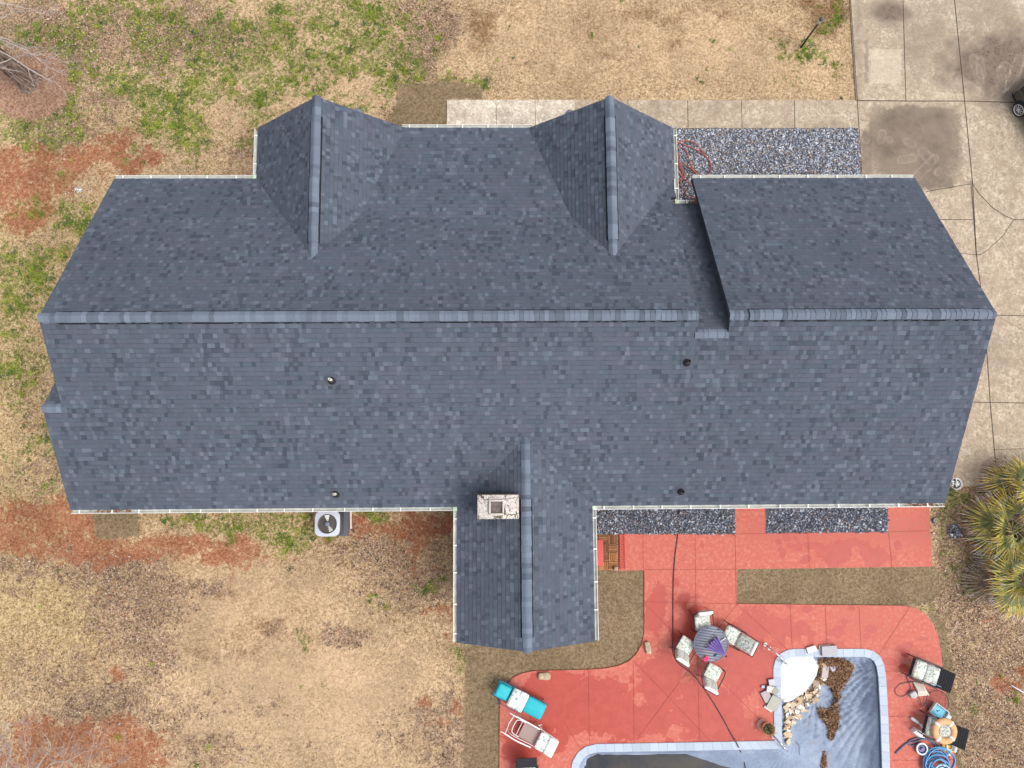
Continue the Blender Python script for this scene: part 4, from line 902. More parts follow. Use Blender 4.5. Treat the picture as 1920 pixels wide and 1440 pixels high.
# ------------------------------------------------------------------ rubble and leaf debris in the pool
STN = [attr_mat('broken_stone', .8, .3, .2, 30)]
def stone_mesh(name, seed, flat, col, nv=6):
    r = random.Random(seed); mb = MB(); nv = r.choice([4,4,5]); A = sorted(r.uniform(0, 2*math.pi) for _ in range(nv)); R = [r.uniform(.32, .5) for _ in A]
    if max((A[(i+1)%nv]-A[i])%(2*math.pi) for i in range(nv)) > 2.2: A = [2*math.pi*i/nv+r.uniform(-.3,.3) for i in range(nv)]
    el_ = r.uniform(.4, .85); t = [(R[i]*math.cos(A[i])*1.05, R[i]*math.sin(A[i])*el_, flat*r.uniform(.85,1.1)) for i in range(nv)]; bt = [(p[0]*1.02, p[1]*1.02, 0) for p in t]
    c2 = tuple(v*.55 for v in col)
    mb.add(bt+t, [[nv+i for i in range(nv)]], 0, col); mb.add(bt+t, [[i, (i+1)%nv, nv+(i+1)%nv, nv+i] for i in range(nv)], 0, c2)
    return mb
def one_mesh(mb, name): 
    o = mb.build(name, STN[0]); return o
def gz(p, z=None): return float(cover_z(np.array([p.x]), np.array([p.y]))[0])
cols = [(.62,.50,.36),(.70,.62,.50),(.50,.37,.24),(.78,.74,.68),(.40,.32,.27),(.66,.48,.30),(.55,.42,.28)]
protos = []
region = [(1540,1236),(1556,1262),(1545,1288),(1547,1300),(1535,1322),(1512,1338),(1500,1345),(1486,1352),(1470,1390),(1465,1380),(1464,1318),(1487,1315),(1506,1301),(1520,1288),(1531,1268)]
rp = random.Random(3); cnt = 0
while cnt < 190:
    ax, ay = rp.uniform(1463,1562), rp.uniform(1232,1392)
    if not in_poly(np.array([ax]), np.array([ay]), region)[0]: continue
    s = rp.choice([.07,.09,.11,.14,.17,.21,.26]) if cnt > 10 else rp.uniform(.24,.36)
    if cnt < 14: o = one_mesh(stone_mesh('stone', cnt, .3, cols[cnt%7]), 'broken_stone'); protos.append(o)
    else: o = protos[cnt%14].copy(); COL.objects.link(o)
    p = G(ax, ay, -.3); z = gz(p); o.location = (p.x, p.y, z+rp.uniform(.0,.07)); o.scale = (s*1.15, s*1.15, s*.7); o.rotation_euler = (rp.uniform(-.3,.3), rp.uniform(-.3,.3), rp.uniform(0,6.28))
    tag(o, 'tan broken stone chip in the rubble heap around the white pool steps', 'stone', 'stone chips heaped in the pool corner'); cnt += 1
def slab(ax, ay, sx, sy, rz, z, th, col, label, group=None, tilt=(0,0)):
    mb = MB(); r = random.Random(int(ax*7+ay)); t = [(-sx/2*r.uniform(.85,1),-sy/2*r.uniform(.8,1)),(sx/2*r.uniform(.85,1),-sy/2*r.uniform(.85,1)),(sx/2,sy*r.uniform(-.1,.2)),(sx/2*r.uniform(.8,1),sy/2),(-sx/2*r.uniform(.8,1),sy/2*r.uniform(.85,1))]
    n_ = 5; mb.add([(x, y, 0) for x, y in t]+[(x*.96, y*.96, th) for x, y in t], [[n_+i for i in range(n_)]], 0, col); mb.add([(x, y, 0) for x, y in t]+[(x*.96, y*.96, th) for x, y in t], [[i, (i+1)%n_, n_+(i+1)%n_, n_+i] for i in range(n_)], 0, tuple(v*.6 for v in col))
    o = mb.build('stone_slab', STN[0]); p = G(ax, ay, z); o.location = p; o.rotation_euler = (tilt[0], tilt[1], rz); tag(o, label, 'stone slab', group); return o
slab(1553,1219,.58,.36,.02,.06,.10,(.42,.40,.43),'large lilac grey stone slab on the coping above the leaf debris')
slab(1545,1214,.5,.2,.1,.03,.05,(.50,.42,.36),'thin stone slab edge behind the large lilac slab on the coping')
slab(1521,1217,.36,.22,.25,.06,.06,(.74,.68,.60),'pale cream stone slab on the coping left of the large lilac slab')
slab(1450,1318,.42,.52,-.5,.06,.08,(.40,.40,.34),'olive grey stone slab leaning over the left coping, lowest of the pile')
slab(1436,1305,.30,.40,.4,.03,.07,(.42,.37,.38),'mauve grey stone slab in the pile left of the pool coping')
slab(1445,1292,.36,.24,-.2,.10,.07,(.58,.58,.55),'pale grey stone slab on top of the pile left of the pool coping')
slab(1446,1279,.24,.24,.1,.06,.07,(.50,.50,.56),'square bluish stone slab topmost beside the left coping')
slab(1430,1287,.13,.10,.1,.03,.06,(.46,.47,.55),'small grey stone cube on the red patio left of the slab pile')
slab(1453,1296,.25,.22,.9,.13,.05,(.33,.33,.27),'dark olive stone fragment across the coping in the slab pile')
slab(1440,1328,.34,.12,-.6,.03,.05,(.62,.60,.56),'narrow pale stone sliver at the foot of the slab pile')
slab(1545,1258,.26,.52,-.12,-.25,.08,(.44,.38,.38),'tall reddish grey slab standing out in the leaf debris', tilt=(.1,.15))
slab(1560,1247,.30,.36,.5,-.25,.07,(.48,.46,.52),'lilac slab half buried on the right of the leaf debris', tilt=(-.1,.1))
slab(1538,1237,.26,.16,.3,-.2,.07,(.55,.53,.57),'grey slab lying in the debris just below the coping slabs')
slab(1469,1346,.18,.30,.1,-.2,.06,(.36,.35,.30),'dark flat slab against the pool wall at the bottom of the rubble')
for ax, ay, sz in ((1523,1393,.09),(1517,1400,.05),(1522,1347,.07),(1545,1332,.12),(1512,1357,.07),(1544,1392,.04),(1520,1390,.05),(1452,1402,.06)):
    o = protos[int(ax)%14].copy(); COL.objects.link(o); p = G(ax, ay, -.5); o.location = (p.x, p.y, gz(p)); o.scale = (sz,)*3; o.rotation_euler = (0,0,ax); tag(o, 'small stray stone chip lying alone on the blue grey pool cover', 'stone', 'stray chips on the pool cover')
deb = [(1530,1232),(1556,1231),(1575,1236),(1592,1243),(1603,1254),(1600,1268),(1590,1282),(1582,1296),(1578,1315),(1576,1335),(1579,1350),(1577,1370),(1571,1380),(1570,1392),(1563,1393),(1560,1384),(1562,1374),(1552,1362),(1543,1345),(1543,1335),(1552,1337),(1566,1339),(1570,1328),(1571,1310),(1564,1292),(1552,1283),(1540,1285),(1531,1280),(1535,1262)]
spot = [(1549,1415),(1555,1417),(1556,1432),(1553,1445),(1546,1445),(1547,1430)]
V_ = []; C_ = []; r2 = np.random.default_rng(5)
for poly, num, hgt in ((deb, 7500, .10), (spot, 350, .02)):
    xs = r2.uniform(min(p[0] for p in poly), max(p[0] for p in poly), num*3); ys = r2.uniform(min(p[1] for p in poly), max(p[1] for p in poly), num*3)
    k_ = in_poly(xs+(fnoise(xs, ys, 7, 4)-.5)*16+r2.normal(0,1.1,len(xs)), ys+(fnoise(xs, ys, 7, 6)-.5)*16+r2.normal(0,1.1,len(xs)), poly); xs, ys = xs[k_][:num], ys[k_][:num]
    P = np.array([G(a, b2, -.3)[:2] for a, b2 in zip(xs, ys)]); z = cover_z(P[:,0], P[:,1]) + r2.uniform(.005, hgt, len(P)) + .01
    a = r2.uniform(0, 6.28, len(P)); stick = r2.random(len(P)) < .45; l = np.where(stick, r2.uniform(.05, .20, len(P)), r2.uniform(.02, .05, len(P))); w = np.where(stick, .004, l*.6)
    tl = r2.uniform(-.35, .35, (len(P), 2)); v = np.zeros((len(P), 4, 3))
    for i, (s, t) in enumerate(((1,0),(0,1),(-1,0),(0,-1))):
        dx = np.cos(a)*l*s-np.sin(a)*w*t; dy = np.sin(a)*l*s+np.cos(a)*w*t; v[:,i,0] = P[:,0]+dx; v[:,i,1] = P[:,1]+dy; v[:,i,2] = z+(s*l*tl[:,0]+t*w*tl[:,1])*.6
    pal = np.array([[.11,.045,.022],[.06,.027,.016],[.20,.09,.045],[.035,.018,.012],[.30,.18,.10],[.14,.06,.03]]); cc = pal[r2.integers(0, 6, len(P))]*r2.uniform(.7,1.2,(len(P),1)); cc[stick & (r2.random(len(P)) < .35)] = (.50,.34,.20)
    V_.append(v); C_.append(cc)
soup('leaf_debris', np.concatenate(V_), 4, np.concatenate(C_), attr_mat('dead_leaf', var=.15), 'stuff', 'drift of wet brown leaves and twigs on the pool cover', 'leaf debris')
# silt bed under the drift
def drape(name, poly, mt, dz):
    P = [(p.x, p.y) for p in GP(poly, -.3)]; xs = np.arange(min(p[0] for p in P), max(p[0] for p in P), .045); ys = np.arange(min(p[1] for p in P), max(p[1] for p in P), .045); X, Y = np.meshgrid(xs, ys)
    ins = in_poly(X+(fnoise(X,Y,.15,4)-.5)*.15, Y+(fnoise(X,Y,.15,6)-.5)*.15, P).ravel(); Z = cover_z(X, Y)+dz; I = np.arange(X.size).reshape(X.shape); f = np.stack([I[:-1,:-1], I[:-1,1:], I[1:,1:], I[1:,:-1]], -1).reshape(-1,4); f = f[ins[f].all(1)]
    mb = MB(); used, inv = np.unique(f, return_inverse=True); v = np.stack([X.ravel(), Y.ravel(), Z.ravel()], 1)[used]; mb.add(v.tolist(), inv.reshape(-1,4).tolist(), 0, None, True); return mb.build(name, mt)
tag(drape('silt', region, mat('stone_grit', (.22,.15,.10), .9, .5, 30), .008), kind='structure')
tag(drape('silt', deb, mat('wet_silt', (.075,.035,.022), .7, .5, 30), .012), kind='structure')
tag(drape('silt', spot, mat('red_silt', (.20,.085,.055), .8, .3, 20), .012), kind='structure')
# ------------------------------------------------------------------ shared furniture materials
m, n, b = nt('floral_cushion'); ov = objvec(n); f1 = noise(n, 9, 5, .7, ov, .8); f2 = noise(n, 17, 4, .7, ov, 1.5); f3 = noise(n, 4, 3, .5, ov)
c = mix(n, ramp(n, f1, [(.52, 0.0), (.57, .8)]), (.76,.76,.70), (.36,.44,.34)); c = mix(n, ramp(n, f2, [(.54, 0.0), (.57, .9)]), c, (.13,.21,.19)); c = mix(n, ramp(n, f3, [(.60, 0.0), (.64, .5)]), c, (.52,.46,.24))
n.links.new(c, b.inputs['Base Color']); b.inputs['Roughness'].default_value = .9; FLOR = m
m, n, b = nt('floral_teal_cushion'); ov = objvec(n); f1 = noise(n, 8, 3, .6, ov, .4); f2 = noise(n, 16, 4, .7, ov, 1.5)
c = mix(n, ramp(n, f1, [(.56, 0.0), (.60, .9)]), (.80,.80,.74), (.22,.42,.38)); c = mix(n, ramp(n, f2, [(.58, 0.0), (.61, .9)]), c, (.08,.14,.17)); n.links.new(c, b.inputs['Base Color']); b.inputs['Roughness'].default_value = .9; FLOT = m
PADW = mat('cream_piping', (.80,.79,.74), .85); BLK = mat('black_frame', (.018,.022,.032), .45, .2); TEAL = mat('teal_vinyl', (.012,.40,.47), .55, .10, 6); WHT = mat('white_frame', (.80,.80,.80), .4, .04)
def cushion(mb, c, size, M=None, rz=0, mi=0): 
    """soft pad: rounded box with puffed faces"""
    hx, hy, hz = size[0]/2, size[1]/2, size[2]/2; n_ = 8; vs = []; fs = []
    T = Matrix.Translation(c) @ (M.to_4x4() if M is not None else Matrix.Rotation(rz, 4, 'Z'))
    for sgn in (1, -1):
        for i in range(n_+1):
            for j in range(n_+1):
                u, v = -1+2*i/n_, -1+2*j/n_; pu = (1-abs(u)**5)*(1-abs(v)**5); cr = 1-.05*(abs(u*v))**3
                vs.append(T @ Vector((hx*u*cr, hy*v*cr, sgn*hz*(.45+.55*pu**.5))))
    o_ = (n_+1)**2; q = lambda i, j: i*(n_+1)+j
    for i in range(n_):
        for j in range(n_):
            fs.append([q(i,j), q(i+1,j), q(i+1,j+1), q(i,j+1)]); fs.append([o_+q(i,j+1), o_+q(i+1,j+1), o_+q(i+1,j), o_+q(i,j)])
    for i in range(n_):
        fs += [[q(i,0), o_+q(i,0), o_+q(i+1,0), q(i+1,0)], [q(i+1,n_), o_+q(i+1,n_), o_+q(i,n_), q(i,n_)], [q(0,i+1), o_+q(0,i+1), o_+q(0,i), q(0,i)], [q(n_,i), o_+q(n_,i), o_+q(n_,i+1), q(n_,i+1)]]
    mb.add(vs, fs, mi, None, True)
# ------------------------------------------------------------------ table and chairs
def patio_chair(lean, label):
    r = empty('patio_chair', (0,0,0), 0, label, 'patio chair', 'cushioned chairs around the round patio table')
    s = MB(); cushion(s, (0,.03,.46), (.54,.54,.12)); s.build('seat_cushion', FLOR, r)
    Mx = Matrix.Rotation(-rad(lean), 3, 'X'); up = Mx @ Vector((0,0,1)); c0 = Vector((0,-.24,.50)); c = c0+up*.30
    M2 = Matrix.Rotation(rad(90-lean), 3, 'X') if False else Matrix.Rotation(rad(90)+rad(lean), 3, 'X')
    # back: pad plane spanned by X and 'up' leaning to -Y
    up = Vector((0,-math.sin(rad(lean)), math.cos(rad(lean)))); nr = Vector((0, math.cos(rad(lean)), math.sin(rad(lean)))); M2 = Matrix((Vector((1,0,0)), up, nr)).transposed(); c = c0+up*.30
    s = MB(); cushion(s, c+nr*.04, (.50,.62,.13), M=M2); bo = s.build('back_cushion', FLOR, r)
    s = MB(); cushion(s, c+up*.30+nr*.04, (.51,.09,.15), M=M2); s.build('piping', PADW, bo)
    t = MB(); q = c0+up*.66; t.tube(smooth_path([(-.29,-.22,.42),Vector((-.29,0,0))+c0+up*.3,Vector((-.27,0,0))+q-up*.06,Vector((-.2,0,0))+q,Vector((.2,0,0))+q,Vector((.27,0,0))+q-up*.06,Vector((.29,0,0))+c0+up*.3,(.29,-.22,.42)],4), .014); t.build('back_frame', BLK, r)
    t = MB(); t.tube([(-.27,-.25,.40),(.27,-.25,.40),(.27,.27,.40),(-.27,.27,.40)], .013, closed=True)
    for k_ in range(6): t.box((-.2+.08*k_,0,.40),(.05,.5,.006))
    t.build('seat_frame', BLK, r)
    for sx in (-1, 1):
        t = MB(); x = sx*.31; t.tube(smooth_path([(x,-.34,.74),(x+sx*.015,-.15,.70),(x+sx*.02,.10,.69),(x+sx*.01,.26,.64),(x,.30,.5),(x,.28,.3)],5), .019); t.build('armrest', BLK, r)
        for y0_, y1_ in ((.28,.31),(-.26,-.36)):
            t = MB(); t.tube([(x,y0_,.42),(x,y1_,.015)], [.014,.012]); t.build('leg', BLK, r)
    return r
def place(o, ax, ay, z, heading):
    p = G(ax, ay, z); o.location = (p.x, p.y, .025); o.rotation_euler = (0, 0, heading - math.pi/2)
ang = lambda dx, dy: math.atan2(dy, dx)
p1 = patio_chair(22, 'floral cushioned patio chair with black looped arms above the round table'); place(p1, 1317, 1166, .5, ang(.10,-1))
p2 = copy_tree(p1); p2['label'] = 'floral cushioned patio chair left of the round table, nearest the long cable'; place(p2, 1284, 1212, .5, ang(.55,.83))
p4 = copy_tree(p1); p4['label'] = 'floral cushioned patio chair below the round table, closest to the pool'; place(p4, 1335, 1263, .5, ang(.5,.87))
p3 = patio_chair(50, 'reclined floral cushioned patio chair right of the round table with both pads in view'); place(p3, 1373, 1192, .5, ang(-.87,.49))
TP = G(1333,1207,.72); T = empty('patio_table', (TP.x, TP.y, .025), rad(-8), 'round slatted blue grey patio table with a purple umbrella folded on it', 'table')
TM = mat('slate_blue_metal', (.12,.135,.185), .35, .18, 7, spec=.5); t = MB(); R0 = .58
for k_ in range(13):
    y = -R0+.05+.0895*k_; h = math.sqrt(max(0, (R0-.01)**2-y*y)); t.box((0,y,.70),(2*h,.083,.018), bev=.006)
t.build('tabletop', TM, T)
t = MB(); t.tube([(R0*1.01*math.cos(2*math.pi*i/40), R0*1.01*math.sin(2*math.pi*i/40), .702) for i in range(40)], .018, 6, closed=True); t.build('rim', TM, T)
t = MB(); t.box((0,0,.68),(1.1,.05,.02)); t.box((0,0,.68),(.05,1.1,.02)); t.build('support', TM, T)
for k_ in range(4):
    a = math.pi/4+k_*math.pi/2; t = MB(); t.tube([(.42*math.cos(a),.42*math.sin(a),.69),(.36*math.cos(a),.36*math.sin(a),.35),(.46*math.cos(a),.46*math.sin(a),.01)], .018); t.build('leg', TM, T)
# folded umbrella
PUR = mat('purple_canvas', (.30,.22,.52), .8, .12, 12); ap = G(1362,1231,.82); q_ = G(1338,1207,.82); UM = empty('folded_umbrella', (ap.x, ap.y, .76), 0, 'folded purple umbrella lying in pleats on the round patio table', 'umbrella')
th0 = math.atan2(q_.y-ap.y, q_.x-ap.x); t = MB(); nP = 6; vs = []
for i in range(nP*2+1):
    a = th0+rad(-24+48*i/(nP*2)); L = .66+.05*math.sin(i*2.3)+(.10 if i%2 else 0); z = .15 if i%2 else .01
    vs += [(.04*math.cos(a), .04*math.sin(a), .05), (L*.5*math.cos(a), L*.5*math.sin(a), .04+z*.6), (L*math.cos(a), L*math.sin(a), .02+z)]
t.add(vs, [[3*i+j, 3*i+3+j, 3*i+4+j, 3*i+1+j] for i in range(nP*2) for j in range(2)], 0); o = t.build('canopy', PUR, UM)
sm_ = o.modifiers.new('thickness', 'SOLIDIFY'); sm_.thickness = .006
t = MB(); t.tube([(-.02*math.cos(th0), -.02*math.sin(th0), .05), (.03*math.cos(th0), .03*math.sin(th0), .05)], .028, 10); t.build('top_cap', BLK, UM)
a_, b2 = G(1345,1208,.8), G(1361,1196,.8); t = MB(); t.tube([(a_.x-ap.x, a_.y-ap.y, .02), (b2.x-ap.x, b2.y-ap.y, .02)], .014, 8); t.build('pole', mat('cream_pole', (.75,.72,.66), .4), UM)
def small(name, label, cat, mb, mt, loc, rz=0): 
    o = mb.build(name, mt); o.location = loc; o.rotation_euler = (0,0,rz); return tag(o, label, cat)
t = MB(); cushion(t, (0,0,.02), (.17,.15,.05), rz=.3); cushion(t, (.03,.04,.05), (.10,.13,.04), rz=1.0); p = G(1323,1235,.75); small('swimsuit', 'crumpled bright pink cloth at the lower edge of the round table', 'cloth', t, mat('hot_pink', (.75,.05,.16), .8), (p.x, p.y, .745))
t = MB(); t.lathe([(.0,-.07),(.025,-.065),(.027,.05),(.012,.07),(.0,.075)], (0,0,.03), 12, M=Matrix.Rotation(rad(90),3,'Y'), cap=False); p = G(1343,1229,.78); small('lotion_bottle', 'small teal lotion bottle beside the purple umbrella pleats', 'bottle', t, mat('teal_plastic', (.03,.30,.38), .35), (p.x, p.y, .75), .6)
# ------------------------------------------------------------------ loungers on the left
LG = G(975,1313,.45); L1 = empty('sun_lounger', (LG.x, LG.y, .025), rad(-28), 'teal sun lounger with a white flowered cushion at the patio corner', 'sun lounger')
t = MB(); cushion(t, (-.66,0,.50), (.46,.47,.10), M=Matrix.Rotation(rad(8),3,'Y')); t.build('head_pad', TEAL, L1)
t = MB(); cushion(t, (.55,0,.40), (.72,.56,.09)); t.build('foot_pad', TEAL, L1)
t = MB(); cushion(t, (-.08,-.01,.48), (.58,.66,.15)); cu = t.build('seat_cushion', FLOT, L1)
NAVY = mat('navy_tube', (.05,.07,.15), .4)
for s in (-1, 1):
    t = MB(); t.tube(smooth_path([(-.98,s*.26,.44),(-.5,s*.29,.36),(.2,s*.29,.33),(.95,s*.29,.34)],4), .016); t.build('side_rail', NAVY, L1)
    t = MB(); t.tube(smooth_path([(-.70,s*.33,.30),(-.6,s*.35,.58),(-.1,s*.35,.60),(.05,s*.33,.33)],5), .014); t.build('armrest', NAVY, L1)
    for x in (-.6, .7):
        t = MB(); t.tube([(x,s*.29,.35),(x+.08,s*.31,.01)], .014); t.build('leg', NAVY, L1)
t = MB(); t.box((0,0,.345),(1.8,.5,.01)); t.build('sling', TEAL, L1)
WG = G(996,1377,.45); L2 = empty('reclining_chair', (WG.x, WG.y, .025), rad(-28), 'white tubular reclining chair with taupe sling and folded flowered cushion', 'reclining chair')
t = MB(); cushion(t, (.42,0,.56), (.36,.60,.12)); t.build('seat_cushion', FLOT, L2); t = MB(); cushion(t, (.74,0,.62), (.34,.60,.14), M=Matrix.Rotation(rad(-12),3,'Y')); t.build('back_cushion', PADW, L2)
t = MB(); t.box((-.06,0,.43),(.62,.50,.012)); t.box((-.06,.245,.435),(.62,.02,.02)); t.box((-.06,-.245,.435),(.62,.02,.02)); t.build('sling', mat('taupe_mesh', (.34,.25,.22), .8, .1, 60), L2)
for s in (-1, 1):
    t = MB(); t.tube(smooth_path([(-1.0,s*.34,.60),(-.85,s*.33,.62),(-.4,s*.35,.64),(.15,s*.33,.60)],5), [.016]*5+[.024]*11, 8); t.build('armrest', WHT, L2)
    t = MB(); t.tube(smooth_path([(-.75,s*.31,.02),(-.6,s*.31,.45),(.2,s*.30,.44),(.85,s*.30,.62)],5), .014); t.build('side_rail', WHT, L2)
    t = MB(); t.tube([(.25,s*.31,.44),(.05,s*.33,.01)], .014); t.build('leg', WHT, L2)
t = MB(); t.tube(smooth_path([(-.35,-.26,.46),(-.58,-.24,.46),(-.66,-.15,.46),(-.66,.15,.46),(-.58,.24,.46),(-.35,.26,.46)],4), .014); t.tube([(-.46,-.24,.45),(-.46,.24,.45)], .012); t.tube([(-.83,-.33,.60),(-.85,0,.5),(-.83,.33,.60)], .013); t.tube([(.05,.38,.5),(.17,.47,.5)], .01); t.build('crossbar', WHT, L2)
# black chairs with floral cushions
WEAVE = mat('black_weave', (.022,.022,.026), .6, .5, 90)
def black_chair(label, Ln=1.3, Wd=.72):
    r = empty('woven_armchair', (0,0,0), 0, label, 'armchair'); x0 = -Ln/2
    t = MB(); cushion(t, (x0+.28,.0,.50), (.40,.62,.16)); t.build('seat_cushion', FLOR, r)
    t = MB(); cushion(t, (x0+.66,.0,.58), (.44,.62,.16), M=Matrix.Rotation(rad(-18),3,'Y')); t.build('back_cushion', FLOR, r)
    Mb = Matrix.Rotation(rad(-32),3,'Y'); t = MB(); c = Vector((x0+.98,0,.72)); t.box(c, (.62,Wd-.06,.025), M=Mb)
    for k_ in range(9): t.tube([c+Mb@Vector((-.3+.07*k_, -Wd/2+.04, .016)), c+Mb@Vector((-.3+.07*k_, Wd/2-.04, .016))], .009, 5)
    t.tube([c+Mb@Vector((-.31,-Wd/2+.03,0)), c+Mb@Vector((.31,-Wd/2+.03,0)), c+Mb@Vector((.31,Wd/2-.03,0)), c+Mb@Vector((-.31,Wd/2-.03,0))], .02, closed=True); t.build('woven_back', WEAVE, r)
    t = MB(); t.box((x0+.42,0,.39),(.78,Wd-.1,.05), bev=.02); t.build('seat', WEAVE, r)
    for s in (-1, 1):
        t = MB(); t.box((x0+.45,s*Wd/2,.63),(.95,.055,.03), M=Matrix.Rotation(rad(-5),3,'Y'), bev=.01); t.build('armrest', BLK, r)
        for x in (x0+.06, x0+.8): t = MB(); t.tube([(x,s*(Wd/2-.02),.62),(x+(.03 if x > 0 else -.02),s*(Wd/2-.02),.01)], .018); t.build('leg', BLK, r)
    return r
b1 = black_chair('black woven armchair with floral cushion at the right patio edge, below the curved corner'); p = G(1742,1263,.5); b1.location = (p.x, p.y, .025); b1.rotation_euler = (0,0,rad(-22))
b2_ = copy_tree(b1); b2_['label'] = 'black woven armchair with an orange life ring resting on its floral cushion'; p = G(1767,1369,.5); b2_.location = (p.x, p.y, .025); b2_.rotation_euler = (0,0,rad(-18))
b3 = copy_tree(b1); b3['label'] = 'black woven armchair at the bottom edge of the picture beside the white reclining chair'; p = G(988,1437,.5); b3.location = (p.x, p.y-.18, .025); b3.rotation_euler = (0,0,rad(92))
# ------------------------------------------------------------------ poolside bits on the right
LRp = G(1773,1372,.78); LR = empty('life_ring', (LRp.x, LRp.y, .72), rad(20), 'orange life ring with four white bands on a floral cushion', 'life ring')
def torus(R0, rx, rz_, a0=0, a1=360, n=48, m_=12, closed=True, gr=1.0):
    mb = MB(); k_ = n if closed else n+1; vs = [((R0+rx*gr*math.cos(2*math.pi*j/m_))*math.cos(rad(a0+(a1-a0)*i/n)), (R0+rx*gr*math.cos(2*math.pi*j/m_))*math.sin(rad(a0+(a1-a0)*i/n)), rz_*gr*math.sin(2*math.pi*j/m_)) for i in range(k_) for j in range(m_)]
    mb.add(vs, [[i*m_+j, ((i+1)%k_)*m_+j, ((i+1)%k_)*m_+(j+1)%m_, i*m_+(j+1)%m_] for i in range(n) for j in range(m_)], 0, None, True); return mb
torus(.325,.112,.075).build('ring', mat('faded_orange', (.62,.37,.18), .7, .15, 14), LR)
for k_ in range(4): torus(.325,.112,.075, 20+90*k_, 31+90*k_, 6, 12, False, 1.06).build('band', WHT, LR)
BH = mat('pool_hose_blue', (.10,.30,.55), .4, .2, 5); BH2 = mat('pool_hose_pale', (.35,.55,.70), .4, .2, 5)
hc = MB(); rh = random.Random(9); pts = []; cxh = G(1757,1428,.15)
for i in range(150):
    a = i*.42; tt = i/150; R1 = .40-.10*math.sin(tt*9)+.03*rh.random(); pts.append((cxh.x+R1*math.cos(a)+.10*math.sin(tt*14), cxh.y-.05+R1*.85*math.sin(a)+.12*math.cos(tt*11), .06+.26*tt+.02*math.sin(i)))
hc.tube(smooth_path(pts,3), .026, 7); o = hc.build('pool_hose', BH); tag(o, 'thick blue pool vacuum hose coiled in a heap at the bottom right of the patio', 'hose')
hc = MB(); pts = []
for i in range(40):
    a = i*.5+1; tt = i/40; R1 = .22+.05*math.sin(tt*7); pts.append((cxh.x+.02+R1*math.cos(a)+.06*math.sin(tt*9), cxh.y-.28+R1*1.1*math.sin(a), .36+.05*tt))
hc.tube(smooth_path(pts,3), .024, 7); tag(hc.build('pool_hose', BH2), 'pale blue pool hose looped on top of the thick blue hose heap', 'hose')
hc = MB(); hc.tube(smooth_path([tuple(G(a,b,.06)) for a, b in ((1679,1413),(1690,1402),(1702,1393),(1718,1390),(1728,1386),(1745,1388),(1760,1398),(1752,1408),(1738,1400),(1722,1396),(1708,1398),(1703,1392),(1712,1386),(1730,1383),(1748,1392),(1755,1402))],4), .024, 7); tag(hc.build('vacuum_hose', mat('slate_hose', (.09,.13,.22), .5)), 'slate blue hose with its end reaching toward the pool coping', 'hose')
p = G(1727,1403,.1); SK = empty('floating_dispenser', (p.x, p.y, .025), 0, 'round float with white rim and navy middle beside the blue hoses', 'pool float')
t = torus(.18,.03,.03); t.build('rim', WHT, SK).location = (0,0,.13); t = MB(); t.lathe([(.17,.0),(.165,.10),(.10,.12),(.05,.10),(.0,.10)], (0,0,.0), 24, cap=False); t.build('body', mat('navy_plastic', (.02,.03,.16), .3), SK); t = MB(); t.lathe([(.05,.10),(.05,.16),(.03,.18),(.0,.18)], (0,0,0), 14, cap=False); t.build('knob', mat('mauve_cap', (.28,.20,.30), .5), SK)
p = G(1780,1399,.1); YR_ = empty('hose_reel', (p.x, p.y, .025), .4, 'yellow round reel wound with white hose beside the woven armchair', 'reel')
t = MB(); t.lathe([(.24,.02),(.25,.05),(.23,.07),(.08,.06)], (0,0,0), 26); t.build('disc', mat('yellow_plastic', (.75,.45,.04), .4), YR_); t = torus(.11,.022,.022); t.build('white_hose', WHT, YR_).location = (0,0,.10); t = MB(); t.lathe([(.05,.0),(.05,.22),(.0,.23)], (.12,-.08,0), 14); t.lathe([(.045,.0),(.045,.2),(.0,.21)], (.06,-.16,0), 14); t.build('fitting', WHT, YR_)
t = MB(); t.lathe([(.07,0),(.07,.08),(.04,.10),(.04,.16)], (0,0,0), 12); t.tube([(0,0,.08),(.14,.05,.06)], .035); t.tube([(0,0,.08),(.03,-.12,.06)], .03); p = G(1778,1413,.1); small('pump_valve', 'small white plastic valve with stub pipes below the yellow reel', 'valve', t, WHT, (p.x, p.y, .025), .5)
def bottle(ax, ay, L, r, rz, label, body, cap_):
    p = G(ax, ay, .07); e = empty('bottle', (p.x, p.y, .025+r), rz, label, 'bottle'); t = MB(); t.lathe([(.0,-L/2),(r,-L/2+.01),(r,L*.25),(r*.5,L*.42),(r*.45,L*.45)], (0,0,0), 14, M=Matrix.Rotation(rad(90),3,'Y'), cap=False); t.build('body', body, e)
    t = MB(); t.lathe([(r*.6,L*.40),(r*.6,L*.56),(.0,L*.57)], (0,0,0), 14, M=Matrix.Rotation(rad(90),3,'Y')); t.build('cap', cap_, e)
bottle(1716,1351,.36,.055,rad(-35),'white bottle with an orange cap lying left of the life ring', WHT, mat('orange_cap', (.85,.22,.03), .4)); bottle(1729,1362,.26,.05,rad(-50),'short white bottle with navy cap between the orange capped bottle and the cushion', WHT, mat('navy_plastic', (.02,.03,.16), .3))
t = MB(); t.add([(-.26,.10,0),(-.10,.20,0),(.05,.14,0),(.28,-.12,0),(.16,-.20,0),(-.05,-.14,0),(-.22,.08,.16),(-.09,.16,.17),(.04,.10,.18),(.22,-.12,.14),(.14,-.16,.13),(-.03,-.09,.17)], [[6,7,8,11],[11,8,9,10],[0,1,7,6],[1,2,8,7],[2,3,9,8],[3,4,10,9],[4,5,11,10],[5,0,6,11]]); p = G(1723,1375,.12); small('plastic_jug', 'white angular plastic jug lying between the bottles and the slate hose', 'jug', t, mat('milky_plastic', (.74,.70,.70), .4), (p.x, p.y, .025), .1)
